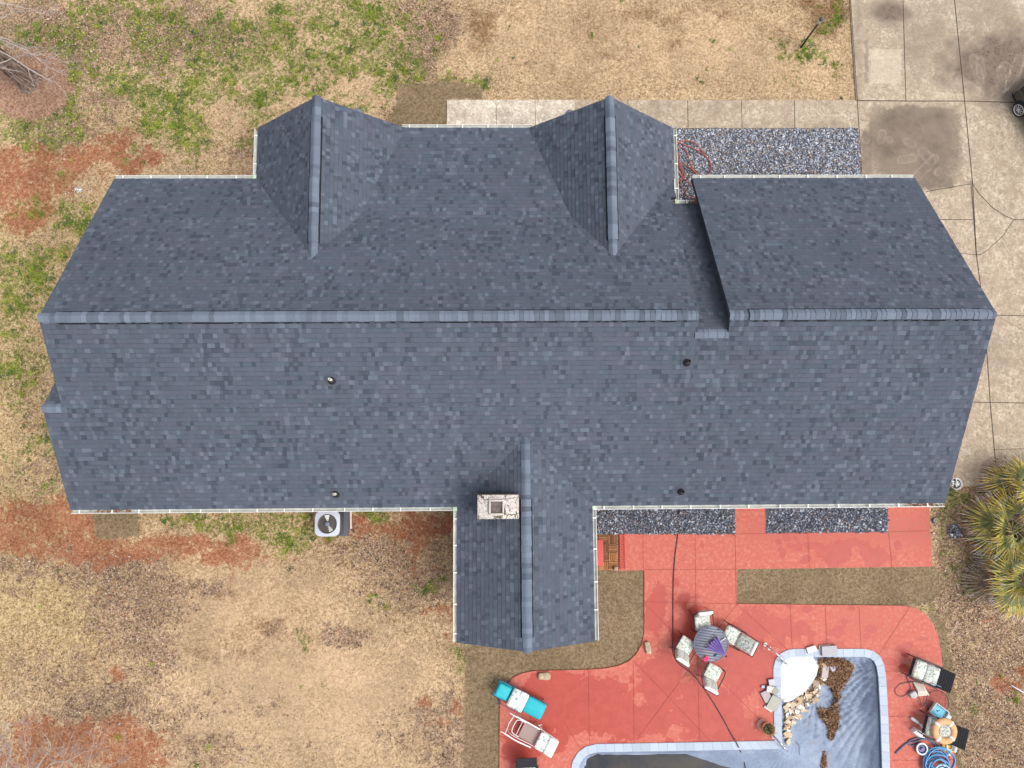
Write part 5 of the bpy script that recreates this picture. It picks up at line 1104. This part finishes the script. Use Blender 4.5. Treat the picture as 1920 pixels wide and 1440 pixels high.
t = MB(); t.add([(-.22,.28,.02),(.12,.16,.03),(.26,-.24,.05),(-.12,-.22,.03),(-.16,0,.16),(.05,0,.24),(.16,-.10,.2)], [[0,4,5,1],[1,5,6,2],[3,4,0],[3,2,6,5],[3,5,4]], 0); p = G(1729,1294,.15); small('canvas_bag', 'slumped cream canvas bag between the woven armchair and the net hoop', 'bag', t, mat('cream_canvas', (.72,.66,.56), .9, .1, 20), (p.x, p.y, .025), .1)
t = MB(); t.box((0,0,.08),(.24,.16,.14), bev=.02); t.box((.02,-.11,.06),(.2,.08,.10), bev=.02); p = G(1711,1301,.1); small('plastic_box', 'small grey and white box left of the slumped canvas bag', 'box', t, mat('grey_plastic', (.45,.45,.48), .5, .4, 4), (p.x, p.y, .025), .5)
p = G(1758,1317,.12); NT = empty('net_hoop', (p.x, p.y, .10), 0, 'dark net stretched in a round hoop on the patio behind the blue tray', 'net')
t = torus(.40,.012,.012); t.build('hoop', BLK, NT); t = MB()
for k_ in range(-7, 8):
    q = .052*k_; h = math.sqrt(max(0,.395**2-q*q)); 
    for ax in (0, 1): t.tube([((q,y_) if ax else (y_,q))+(-.05*(1-(y_/.4)**2)*(1-(q/.4)**2),) for y_ in [h*(-1+.25*i) for i in range(9)]], .0028, 4)
t.build('netting', mat('dark_netting', (.03,.03,.05), .8), NT)
t = MB(); t.tube(smooth_path([(-.40,.02,0),(-.55,-.12,-.03),(-.62,.15,-.02),(-.95,.32,-.04)],5), .01); t.build('handle', BLK, NT)
p = G(1762,1336,.25); TR = empty('storage_tray', (p.x, p.y, .14), rad(-38), 'pale grey plastic tray with blue lining resting between the two woven armchairs', 'tray')
t = MB(); 
for c, s in (((0,.20,.07),(.56,.03,.12)),((0,-.20,.07),(.56,.03,.12)),((.27,0,.07),(.03,.43,.12)),((-.27,0,.07),(.03,.43,.12)),((0,0,.015),(.56,.43,.02)),((.36,.03,.05),(.16,.22,.08))): t.box(c, s, bev=.008)
t.build('tub', mat('pale_plastic', (.55,.58,.60), .5), TR); t = MB(); t.box((-.02,0,.04),(.44,.34,.02), bev=.01); t.build('lining', mat('sky_blue_plastic', (.16,.50,.68), .35), TR); t = MB(); t.tube([(-.05,0,.06),(-.16,.05,.3)], .012); t.lathe([(.03,.05),(.02,.08),(.0,.09)], (-.05,0,0), 10); t.build('handle', mat('steel_blue', (.2,.3,.4), .3), TR)
t = MB(); t.tube(smooth_path([tuple(G(a,b,z)) for a, b, z in ((1702,1268,.05),(1712,1266,.3),(1730,1276,.4),(1748,1281,.72),(1762,1287,.76),(1774,1293,.8))],4), .012, 6); tag(t.build('telescopic_pole', mat('steel_blue', (.2,.3,.4), .3)), 'thin blue pole lying across the lower arm of the woven armchair', 'pole')
t = MB(); t.tube(smooth_path([tuple(G(a,b,.05)) for a, b in ((1745,1280),(1728,1278),(1705,1279),(1688,1283),(1679,1292),(1680,1301),(1689,1306),(1700,1302),(1707,1290),(1704,1278),(1700,1268),(1712,1264),(1724,1268),(1723,1278),(1735,1290),(1744,1300))],5), .011, 6); tag(t.build('electric_cord', mat('dark_cord', (.05,.07,.11), .5)), 'thin dark cord looped on the patio left of the canvas bag', 'cord')
# ------------------------------------------------------------------ hand rails, pots, stones, cable
STL = mat('stainless_steel', (.62,.62,.65), .22, .1, 4, metal=.9)
def rail(a1, a2, b1, label):
    e = empty('pool_handrail', (0,0,0), 0, label, 'handrail')
    A1, A2, B = G(*a1), G(*a2), G(*b1, -.1); off = (A2-A1)
    t = MB()
    for A in (A1, A2):
        E_ = B+off*.35*(1 if A is A2 else -1); t.tube(smooth_path([A, A+Vector((0,0,.5)), A.lerp(E_,.35)+Vector((0,0,.68)), A.lerp(E_,.8)+Vector((0,0,.45)), E_+Vector((0,0,-.3))],6), .022, 8)
    t.build('rail', STL, e)
    for A in (A1, A2): t = MB(); t.lathe([(.07,.022),(.07,.04),(.045,.055),(.03,.055)], (A.x, A.y, 0), 18, cap=False); t.build('flange', WHT, e)
rail((1434,1208),(1442,1215),(1470,1243),'steel hand rail with white base discs at the rounded coping by the white steps'); rail((1444,1373),(1450,1381),(1470,1402),'steel hand rail at the inner coping corner beside the flower pot')
p = G(1438,1364,.2); FP = empty('flower_pot', (p.x, p.y, .025), 0, 'terracotta flower pot of dried stalks beside the inner pool corner', 'flower pot')
t = MB(); t.lathe([(.15,0),(.21,.28),(.235,.30),(.235,.34),(.20,.34),(.19,.27),(.0,.26)], (0,0,0), 24, cap=False); t.build('pot', mat('terracotta', (.42,.16,.07), .7), FP); t = MB(); t.lathe([(.0,.265),(.195,.27)], (0,0,0), 20, cap=False); t.build('soil', mat('potting_soil', (.05,.035,.02), .95, .4, 40), FP)
t = MB(); rr_ = random.Random(2)
for k_ in range(46):
    a = rr_.uniform(0,6.28); l = rr_.uniform(.12,.34); s0 = rr_.uniform(0,.08); t.tube([(s0*math.cos(a), s0*math.sin(a), .27), (l*.6*math.cos(a), l*.6*math.sin(a), .27+l*.7), (l*math.cos(a+.3), l*math.sin(a+.3), .27+l*.5)], [.005,.004,.002], 4, col=(.45,.36,.20) if rr_.random() < .6 else (.12,.10,.05))
t.build('dried_stalks', attr_mat('dry_stalk'), FP)
p = G(1429,1358,.03); t = MB(); t.lathe([(.0,.0),(.15,.0),(.18,.03),(.165,.035),(.14,.012),(.0,.012)], (0,0,0), 24, cap=False); small('saucer', 'pale pink plant saucer half under the terracotta flower pot', 'saucer', t, mat('pink_clay', (.66,.42,.36), .7), (p.x, p.y, .022))
p = G(1792,907,.2); WP = empty('white_pot', (p.x, p.y, .02), 0, 'round white pot filled with white pebbles at the garage corner', 'pot')
t = MB(); t.lathe([(.15,0),(.20,.22),(.215,.24),(.20,.24),(.185,.18),(.0,.17)], (0,0,0), 26, cap=False); t.build('pot', mat('white_glaze', (.62,.60,.62), .3), WP); t = MB(); t.lathe([(.0,.175),(.19,.18)], (0,0,0), 20, cap=False); t.build('filling', mat('dark_fill', (.05,.045,.045), .9), WP); t = MB()
for k_ in range(26):
    a = rr_.uniform(0,6.28); l = .145*math.sqrt(rr_.random()); t.box((l*math.cos(a)-.01, l*math.sin(a)+.01, .20), (rr_.uniform(.04,.07), rr_.uniform(.03,.05), .035), rr_.uniform(0,3), bev=.012)
t.build('pebbles', mat('white_pebble', (.82,.80,.76), .6), WP)
def rock(ax, ay, sx, sy, rz, label):
    bm = bmesh.new(); bmesh.ops.create_icosphere(bm, subdivisions=3, radius=1); r = random.Random(int(ax))
    for v in bm.verts:
        q = v.co; m4 = max(abs(q.x), abs(q.y), abs(q.z)); q /= (m4**.6); nn = 1+.06*math.sin(q.x*5+r.random()*.3)+.05*math.sin(q.y*7+1); v.co = Vector((q.x*sx/2*nn, q.y*sy/2*nn, q.z*.09*nn+.08))
    me = bpy.data.meshes.new('rock'); bm.to_mesh(me); bm.free(); me.polygons.foreach_set('use_smooth', [True]*len(me.polygons)); me.materials.append(mat('tan_rock', (.48,.38,.26), .9, .4, 9, bmp=.4)); o = bpy.data.objects.new('rock', me); COL.objects.link(o); p = G(ax, ay); o.location = (p.x, p.y, .02); o.rotation_euler = (0,0,rz); tag(o, label, 'rock')
rock(1214,1213,.20,.42,.2,'oblong tan rock standing at the curved patio edge left of the table'); rock(1021,1266,.44,.24,0,'oblong tan rock near the upper left curve of the patio'); rock(1154,1065,.15,.14,0,'small grey rock on the corner of the wooden deck tiles')
t = MB(); t.tube(smooth_path([tuple(G(a,b,z)) for a, b, z in ((1273,955,.06),(1271,1000,.045),(1266,1040,.045),(1263,1080,.045),(1262,1130,.045),(1262,1190,.045),(1262,1222,.045),(1272,1243,.045),(1296,1262,.045),(1318,1288,.045),(1338,1318,.045),(1356,1348,.045),(1372,1378,.05),(1378,1387,.09),(1382,1395,.09),(1385,1401,.08),(1388,1408,-.1),(1397,1436,-.35),(1408,1490,-.45))],6), .017, 6); tag(t.build('long_cable', mat('dark_cable', (.06,.035,.05), .6)), 'long dark cable running from the rear gutter across the patio into the pool', 'cable')
for pts, z in ((((1488,1388),(1496,1395),(1497,1405),(1499,1415)), -.35),):
    t = MB(); t.tube(smooth_path([(lambda p: (p.x,p.y,gz(p)+.02))(G(a,b,z)) for a, b in pts],4), .007, 5); tag(t.build('twig', mat('dark_twig', (.08,.06,.05), .9)), 'thin curved dark twig on the pool cover', 'twig')
# wooden deck tiles and red boards by the back door
WD = empty('wooden_deck', (0,0,0), 0, 'small deck of brown parquet wood tiles beside the rear wing', 'deck'); rr_ = random.Random(12)
a, c_ = G(1085,1003), G(1159,1069); W_ = attr_mat('deck_wood', .7, .3, .25, 25); ts = (c_.x-a.x)/4; ntl = 4; th_ = (a.y-c_.y)/ntl
for i in range(4):
    for j in range(ntl):
        t = MB(); cx, cy = a.x+ts*(i+.5), c_.y+th_*(j+.5); hor = (i+j)%2
        base = rr_.choice([(.36,.15,.055),(.22,.09,.04),(.50,.24,.08),(.26,.11,.05)])
        for k_ in range(5):
            kk = rr_.uniform(.6,1.4); col = tuple(v*kk for v in base); off = (-.4+.2*k_)
            t.box((cx+(0 if hor else off*ts*.96), cy+(off*th_*.96 if hor else 0), .035), (ts*.95, th_*.155, .03) if hor else (ts*.155, th_*.95, .03), col=col)
        t.build('deck_tile', W_, WD)
RB = mat('red_board', (.55,.10,.085), .8, .12, 12)
p, q = G(1117,1012), G(1131,1060); t = MB(); t.box(((p.x-.25+q.x)/2, (p.y+q.y)/2, .075), (q.x-p.x+.25, p.y-q.y, .03), bev=.01); tag(t.build('door_mat', RB), 'plain red mat lying on the wooden deck tiles against the wing', 'mat')
p, q = G(1161,1002), G(1173,1067); e = empty('slatted_board', (0,0,0), 0, 'narrow red slatted board between the wooden deck and the red patio', 'board')
for s in (0,1): t = MB(); t.box((p.x+.02+(q.x-p.x-.04)*s, (p.y+q.y)/2, .055), (.035, p.y-q.y, .04)); t.build('side_rail', RB, e)
for k_ in range(14): t = MB(); t.box(((p.x+q.x)/2, q.y+(p.y-q.y)*(k_+.5)/14, .058), (q.x-p.x-.08, .045, .025)); t.build('slat', RB, e)
# red hose on the gravel
HZ = .10; t = MB(); t.tube(smooth_path([tuple(G(a,b,HZ)) for a, b in ((1255,266),(1270,266),(1285,272),(1304,280),(1322,292),(1332,306),(1332,318),(1324,328),(1312,328),(1300,318),(1295,308),(1290,290),(1284,280),(1275,276),(1262,280),(1270,268),(1290,264),(1306,270),(1314,280),(1328,298),(1334,310),(1330,322),(1322,329),(1308,327),(1296,316),(1278,306),(1268,300),(1276,316),(1280,330),(1270,342),(1258,354),(1255,320),(1266,316),(1278,330),(1292,342),(1304,356),(1315,372),(1290,368),(1282,355),(1276,340),(1284,330),(1272,300),(1273,285))],6), .019, 6)
tag(t.build('garden_hose', mat('red_rubber', (.42,.11,.075), .5, .15)), 'tangled red garden hose lying on the blue grey gravel by the gable', 'hose')
# ------------------------------------------------------------------ lamp post
p = G(1503,87); LP = empty('lamp_post', (p.x, p.y, 0), 0, 'black post lamp with glass lantern on the dry lawn beside the driveway', 'lamp post')
t = MB(); t.lathe([(.06,0),(.045,.04),(.035,.08),(.032,1.45),(.05,1.47),(.05,1.50)], (0,0,-.03), 12); t.build('pole', BLK, LP)
t = MB(); t.lathe([(.05,1.50),(.085,1.72),(.08,1.74)], (0,0,-.03), 6, cap=False); t.build('lantern_glass', mat('lantern_glass', (.45,.50,.55), .1, spec=.8), LP); t = MB(); t.lathe([(.10,1.74),(.05,1.82),(.012,1.84),(.0,1.88)], (0,0,-.03), 6); t.build('lantern_cap', mat('bronze_cap', (.10,.10,.11), .4), LP)
# ------------------------------------------------------------------ car
def car(ax, ay, heading):
    p = G(ax, ay, .3); e = empty('parked_car', (0,0,0), 0, 'black hatchback with silver spoked wheels parked at the right edge of the driveway', 'car')
    h = heading; f = Vector((math.cos(h), math.sin(h), 0)); rt = Vector((math.sin(h), -math.cos(h), 0))
    org = Vector((p.x, p.y, .02)) - rt*.80 - f*(-1.25)         # rear right hub at (-1.25, -.80 right)
    e.location = org; e.rotation_euler = (0,0,h)
    PAINT = mat('black_paint', (.012,.013,.016), .22, .05, 2, spec=.6, coat=.7)
    prof = [(-1.95,.35),(-1.98,.75),(-1.92,1.0),(-1.55,1.05),(.75,1.0),(1.65,.85),(1.92,.65),(1.95,.35)]
    bm = bmesh.new(); n_ = 7; rings = []
    ys = [-.80,-.84,-.78,0,.78,.84,.80]
    def body(prof, ysc, z0):
        mb = MB(); L = []
        for s, k_ in ((-1,.0),(-1,.5),(-1,1.),(1,1.),(1,.5),(1,0)):
            pass
        return mb
    t = MB(); cr = [(-.84,.35),(-.86,.62),(-.84,.80),(-.74,.98),(.74,.98),(.84,.80),(.86,.62),(.84,.35)]
    st = [(-1.98,.80,.93),(-1.90,.95,1.0),(-1.2,1.0,1.04),(0,1.0,1.03),(.8,1.0,1.0),(1.5,.97,.88),(1.85,.90,.74),(1.98,.78,.6)]
    vs = [];
    for x, wy, hz in st:
        for y, z in cr: vs.append((x, y*wy, .30+(z-.30)*hz/1.0*(1 if z > .4 else 1)))
    m_ = len(cr); t.add(vs, [[i*m_+j, i*m_+j+1, (i+1)*m_+j+1, (i+1)*m_+j] for i in range(len(st)-1) for j in range(m_-1)]+[[j for j in range(m_-1,-1,-1)], [(len(st)-1)*m_+j for j in range(m_)], ], 0, None, True)
    t.add([(v[0], v[1], .30) for v in vs[::m_]]+[(v[0], v[1], .30) for v in vs[m_-1::m_]], [[i, i+1, len(st)+i+1, len(st)+i] for i in range(len(st)-1)], 0); t.build('body', PAINT, e, crease=True)
    t = MB(); rf = [(-1.80,1.02,.68),(-1.45,1.42,.58),(-.2,1.48,.58),(.3,1.42,.57),(1.0,1.02,.68)]; vs = [v for x, z, w in rf for v in ((x,-w,z),(x,w,z))]+[(x, s*.74, 1.0) for x, z, w in rf for s in (-1,1)]
    t.add(vs, [[0,1,3,2],[6,7,9,8]]+[[2*i, 2*i+2, 10+2*i+2, 10+2*i] for i in range(4)]+[[2*i+3, 2*i+1, 10+2*i+1, 10+2*i+3] for i in range(4)], 0); t.build('windows', GLS, e); t = MB(); t.box((-.6,0,1.475),(1.5,1.1,.03), bev=.015); t.build('roof_panel', PAINT, e)
    for sx in (-1.25, 1.25):
        for sy in (-1, 1):
            w = empty('wheel', (sx, sy*.80, .30)); w.parent = e; Mx = Matrix.Rotation(rad(-90*sy),3,'X')
            t = MB(); t.lathe([(.21,-.09),(.285,-.08),(.30,-.03),(.30,.04),(.285,.085),(.215,.10)], (0,0,0), 30, M=Mx, cap=False); t.build('tyre', mat('tyre_rubber', (.015,.015,.017), .8), w)
            t = MB(); t.lathe([(.0,.02),(.20,.03)], (0,0,0), 24, M=Mx, cap=False); t.build('brake_disc', mat('brake_disc_dark', (.02,.02,.03), .6), w)  # near-black disc behind the spokes
            t = MB(); t.lathe([(.215,.02),(.225,.10),(.205,.105),(.195,.07)], (0,0,0), 30, M=Mx, cap=False); t.lathe([(.05,.05),(.045,.10),(.0,.105)], (0,0,0), 16, M=Mx, cap=False)
            for k_ in range(10):
                a = 2*math.pi*k_/10; t.tube([Mx@Vector((.04*math.cos(a), .04*math.sin(a), .09)), Mx@Vector((.205*math.cos(a), .205*math.sin(a), .085))], [.014,.012], 5)
            t.build('rim', mat('silver_alloy', (.70,.70,.74), .25, .05, metal=.6), w)
            arch = MB(); arch.tube([(sx+.335*math.cos(rad(a)), sy*.845, .30+.335*math.sin(rad(a))) for a in range(0, 181, 15)], .028, 6); arch.build('wheel_arch', mat('arch_plastic', (.02,.02,.022), .6), e)
    for s in (-1, 1): t = MB(); t.box((-1.86, s*.62, .80),(.14,.28,.14), bev=.03); t.build('tail_light', mat('red_lens', (.55,.01,.02), .15, spec=.7), e)
    for s in (-1, 1): t = MB(); t.box((1.86, s*.58, .58),(.14,.30,.12), bev=.03); t.build('headlight', GLS, e)
car(1913, 205, rad(-62))
# ------------------------------------------------------------------ palms
PALM = attr_mat('palm_frond', .6, .35, .2, 18)
def palm(name, c, label, nleaf, seed, blade=1.25, R1=.8):
    r = random.Random(seed); e = empty(name, (c.x, c.y, 0), 0, label, 'palm', 'shaggy palms beside the driveway')
    t = MB(); t.lathe([(.22,-.1),(.20,.3),(.24,.7),(.18,c.z-.3)], (0,0,0), 12); t.build('trunk', mat('palm_trunk', (.14,.09,.06), .95, .4, 14), e)
    for layer, name_ in ((0,'dead_fronds'),(1,'fronds')):
        t = MB(); nl = nleaf if layer else int(nleaf*1.1)
        for k_ in range(nl):
            az = r.uniform(0, 2*math.pi) if k_%3 == 0 else 2*math.pi*(k_+r.uniform(-.5,.5))/nl+layer*.3; el = (r.uniform(-.15,.5) if k_%3 else r.uniform(.6,1.3)) if layer else r.uniform(-.7,-.1)
            pl = R1*r.uniform(.35,1.2); hub = Vector((0,0,c.z-.35 if layer else c.z-.55)); d = Vector((math.cos(az)*math.cos(el), math.sin(az)*math.cos(el), math.sin(el))); tip = hub+d*pl; side = Vector((-math.sin(az), math.cos(az), 0)); up = d.cross(side)*-1
            t.tube([hub, hub.lerp(tip,.5)+Vector((0,0,.05)), tip], [.018,.014,.01], 5, col=(.22,.22,.08) if layer else (.30,.22,.15))
            nb_ = 26
            for j in range(nb_):
                ph = rad(-88+176*j/(nb_-1))+r.uniform(-.05,.05); bd = (d*math.cos(ph)+side*math.sin(ph)).normalized(); L = blade*(1-.28*abs(ph)/1.5)*r.uniform(.82,1.08); w = .020*r.uniform(.8,1.2); ws = bd.cross(up).normalized()
                if layer:
                    hue = r.random(); g2 = r.uniform(.55,1.3); c0 = ((.13+.06*hue)*g2,(.15+.04*hue)*g2,.05*g2); c1 = ((.27+.16*hue)*g2,(.25+.10*hue)*g2,.06*g2); c2 = (.52,.38,.06) if r.random() < .6 else (.24,.25,.07); c3 = (.46,.24,.06) if r.random() < .45 else (.55,.45,.36)
                else: g = r.uniform(.6,1.2); c0 = (.20*g,.14*g,.09*g); c1 = (.30*g,.22*g,.14*g); c2 = (.42*g,.34*g,.27*g); c3 = (.62,.55,.52)
                P = []; dr = .0
                for q in range(6):
                    s = q/5; dr = -(.30+.25*(1-layer))*L*s**2.2*r.uniform(.85,1.15); P.append(tip+bd*L*s*(1-.08*s)+Vector((0,0,dr))+side*0.02*math.sin(q+j))
                W = [w*.35, w*.9, w*1.1, w*.8, w*.45, .002]; CC = [c0, c0, c1, c2, c3]
                if r.random() < .3 or not layer: CC[4] = (.60,.54,.50)
                for q in range(5):
                    t.add([P[q]-ws*W[q], P[q]+ws*W[q], P[q+1]+ws*W[q+1], P[q+1]-ws*W[q+1]], [[0,1,2,3]], 0, CC[q])
        t.build(name_, PALM, e)
    return e
palm('palm_tree', G(1912,994,1.25), 'middle shaggy palm with yellow green fronds reaching toward the white pot', 17, 3, 1.25, .72)
palm('palm_tree', G(1930,1088,1.15), 'lowest shaggy palm, with olive fronds over the brown leaf litter', 17, 8, 1.2, .74)
palm('palm_tree', G(1950,912,1.35), 'uppermost shaggy palm overhanging the concrete driveway', 12, 5, 1.1, .65)
# ------------------------------------------------------------------ trees
m, n, b = nt('ridged_bark'); mp = N(n, 'ShaderNodeMapping'); mp.inputs['Scale'].default_value = (14, 14, 1.6); n.links.new(objvec(n), mp.inputs['Vector']); q1 = noise(n, 1.0, 5, .7, mp.outputs[0])
n.links.new(ramp(n, q1, [(.38, (.06,.038,.028)), (.5, (.20,.14,.11)), (.62, (.40,.31,.26))]), b.inputs['Base Color']); b.inputs['Roughness'].default_value = .95; bump(n, b, q1, 1.0, .05); BARK = m; TWIG = mat('pale_twig', (.38,.32,.29), .9, .2, 8)
def twigs(mb, P, r0, rr, depth=2, dens=.22):
    """a crooked limb along points P with finer twigs"""
    S = smooth_path(P, 5); S = [p+Vector((rr.uniform(-.03,.03), rr.uniform(-.03,.03), rr.uniform(-.03,.03))) for p in S]; k_ = len(S)
    mb.tube(S, [r0*(1-.75*i/(k_-1)) for i in range(k_)], 6)
    if depth:
        for i in range(2, k_-1):
            if rr.random() < dens*3:
                d = (S[i+1]-S[i]).normalized(); a = rr.choice([-1,1])*rr.uniform(.4,.95); d = Matrix.Rotation(a,3,'Z') @ d; L = rr.uniform(.25,.95)*(.55 if depth == 1 else 1)
                q = [S[i]]
                for s in range(3): d = (d+Vector((rr.uniform(-.2,.2), rr.uniform(-.2,.2), rr.uniform(-.15,.25)))).normalized(); q.append(q[-1]+d*L/3)
                twigs(mb, q, r0*.45*(1-.5*i/k_)+.002, rr, depth-1, dens)
rr = random.Random(4)
b0 = G(52,150); T1_ = empty('bare_tree', (b0.x, b0.y, 0), 0, 'large bare tree with ridged brown trunk standing in a round mulch bed', 'tree')
L_ = lambda a, b, z: G(a, b, z)-b0
t = MB(); n_ = 22; zs = [(-.05,.52),(.08,.42),(.3,.35),(1.2,.31),(2.6,.26),(4.2,.17),(5.6,.12)]; vs = []
for z, r_ in zs:
    for j in range(n_):
        a = 2*math.pi*j/n_; q = r_*(1+.07*(1 if j%2 else -1)+.12*math.sin(3*a+z)*(1 if z < .3 else .3)); vs.append((q*math.cos(a)-.06*z, q*math.sin(a)+.03*z, z))
t.add(vs, [[i*n_+j, i*n_+(j+1)%n_, (i+1)*n_+(j+1)%n_, (i+1)*n_+j] for i in range(len(zs)-1) for j in range(n_)], 0, None, True); t.build('trunk', BARK, T1_)
t = MB(); top = Vector((-.3,.15,5.4))
for P in ([(-.2,.1,3.6),L_(-60,60,3.2),L_(0,70,2.9),L_(25,80,2.8),L_(50,100,2.6),L_(78,104,2.5),L_(125,117,2.3)],[(-.25,.12,4.6),L_(-70,0,4.4),L_(-10,6,4.2),L_(25,10,4.1),L_(60,18,4.0),L_(90,28,3.9)],[(-.25,.12,4.2),L_(-80,40,4.0),L_(0,34,3.7),L_(22,24,3.6),L_(60,20,3.6)],
          [(-.15,.08,2.8),L_(-30,125,2.2),L_(15,112,2.0),L_(40,104,1.9),L_(52,98,1.9)],[(-.12,.06,2.2),L_(-20,118,1.9),L_(20,130,1.7),L_(45,136,1.6)],[(-.2,.1,3.4),L_(40,90,2.3),L_(70,110,2.0),L_(95,128,1.9),L_(130,142,1.8)],[(-.2,.1,3.0),L_(75,140,1.6),L_(110,160,1.5),L_(132,190,1.4)],
          [top,top+Vector((-1.4,.8,1.6)),top+Vector((-2.4,1.8,2.6))],[top,top+Vector((-1.2,-1.2,1.4)),top+Vector((-2.2,-2.2,2.4))],[top,top+Vector((-.6,2.0,1.8)),top+Vector((-.8,3.4,2.6))]):
    twigs(t, [Vector(q) for q in P], .030 if P[0] != top else .08, rr, 2, .09)
t.build('branches', TWIG, T1_)
b0 = G(40,1590); T2_ = empty('bare_sapling', (b0.x, b0.y, 0), 0, 'bare pale barked sapling spreading thin twigs over the red clay corner', 'tree')
t = MB(); t.tube(smooth_path([(0,0,-.1),(.05,.05,1.0),(.02,.15,2.2),(-.1,.2,3.4)],4), [.09-.003*i for i in range(13)], 8); t.build('trunk', TWIG, T2_)
t = MB()
for P in ([(0,.1,1.2),L_(62,1490,1.8),L_(53,1440,2.0),L_(50,1410,2.1),L_(44,1370,2.2),L_(40,1345,2.3)],[(.02,.1,1.4),L_(90,1490,1.6),L_(113,1440,1.8),L_(125,1405,1.9),L_(143,1363,2.0)],[(.02,.1,1.0),L_(140,1500,1.4),L_(165,1440,1.5),L_(172,1405,1.6),L_(178,1378,1.7)],[(0,.1,1.8),L_(40,1470,2.2),L_(20,1430,2.5),L_(0,1402,2.7)],
          [(.02,.1,1.5),L_(80,1450,1.9),L_(130,1425,2.1),L_(165,1408,2.2),L_(208,1400,2.3)],[(.02,.1,1.0),L_(150,1480,1.5),L_(200,1440,1.6),L_(240,1415,1.6)],[(0,.1,2.2),L_(10,1450,2.8),L_(20,1400,3.1),L_(8,1370,3.3)],[(0,.1,2.0),L_(70,1440,2.4),L_(95,1400,2.6),L_(80,1375,2.8)]):
    twigs(t, [Vector(q) for q in P], .020, rr, 2, .14)
t.build('branches', TWIG, T2_)
# ------------------------------------------------------------------ small things on the ground
PALE = mat('pale_stick', (.62,.52,.42), .8)
for k_, (a, b_, lab) in enumerate((((1783,1190),(1794,1166),'straight pale stick on the leaf litter right of the rounded patio corner'),((1792,1092),(1796,1104),'short curved pale stick below the lowest palm'),((1907,1197),(1922,1191),'pale stick at the right picture edge below the palms'),((1886,1249),(1880,1240),'short pale stick in the leaf litter above the red clay patch'),((290,1318),(293,1300),'thin pale stick standing out on the dry lawn'))):
    p, q = G(*a, .03), G(*b_, .03); t = MB(); t.tube(smooth_path([p, p.lerp(q,.5)+Vector((.02,.02,.02)), q],3), .012, 5); tag(t.build('stick', PALE), lab, 'stick')
p, q = G(1896,1285,.1), G(1922,1300,.05); t = MB(); t.tube([p, q], .022, 8); tag(t.build('marker_pipe', mat('white_pipe', (.72,.72,.72), .4)), 'white pipe lying on the bare red clay at the right picture edge', 'pipe')
chips = None; rr = random.Random(31)
for k_ in range(26):
    a = rr.uniform(0,6.28); l = abs(rr.gauss(0,9)); ax, ay = 144+l*1.3*math.cos(a), 356+l*.7*math.sin(a)
    if k_ < 3: t = stone_mesh('c', 50+k_, .3, ((.80,.80,.78),(.72,.74,.72),(.55,.68,.66))[k_]); o = t.build('plaster_chip', STN[0]); chips = (chips or [])+[o]
    else: o = chips[k_%3].copy(); COL.objects.link(o)
    s = rr.uniform(.04,.09) if k_ else .22; o.location = G(ax, ay, .0); o.scale = (s,s,s); o.rotation_euler = (rr.uniform(-.3,.3),rr.uniform(-.3,.3),a); tag(o, 'small white plaster chip scattered on the red clay left of the roof', 'plaster chip', 'plaster chips on the red clay')
for k_, (ax, ay, s, lab) in enumerate(((1749,1000,.16,'pale tan stone on the weeds right of the red path, upper of two'),(1754,1013,.11,'pale tan stone on the weeds right of the red path, lower of two'),(1751,975,.20,'long grey stone beside the red path below the eave'))):
    o = stone_mesh('c', 80+k_, .35, ((.58,.50,.42),(.60,.50,.42),(.20,.21,.23))[k_]).build('stone', STN[0]); o.location = G(ax, ay); o.scale = (s, s*(2.2 if k_ == 2 else 1), s); tag(o, lab, 'stone')
bp = [(p.x, p.y) for p in GP([(1777,985),(1793,982),(1802,992),(1800,1008),(1786,1012),(1776,1002)])]
gravel('gravel', [bp], .055, .0, T2, 'small spill of dark gravel on the ground beside the middle palm')
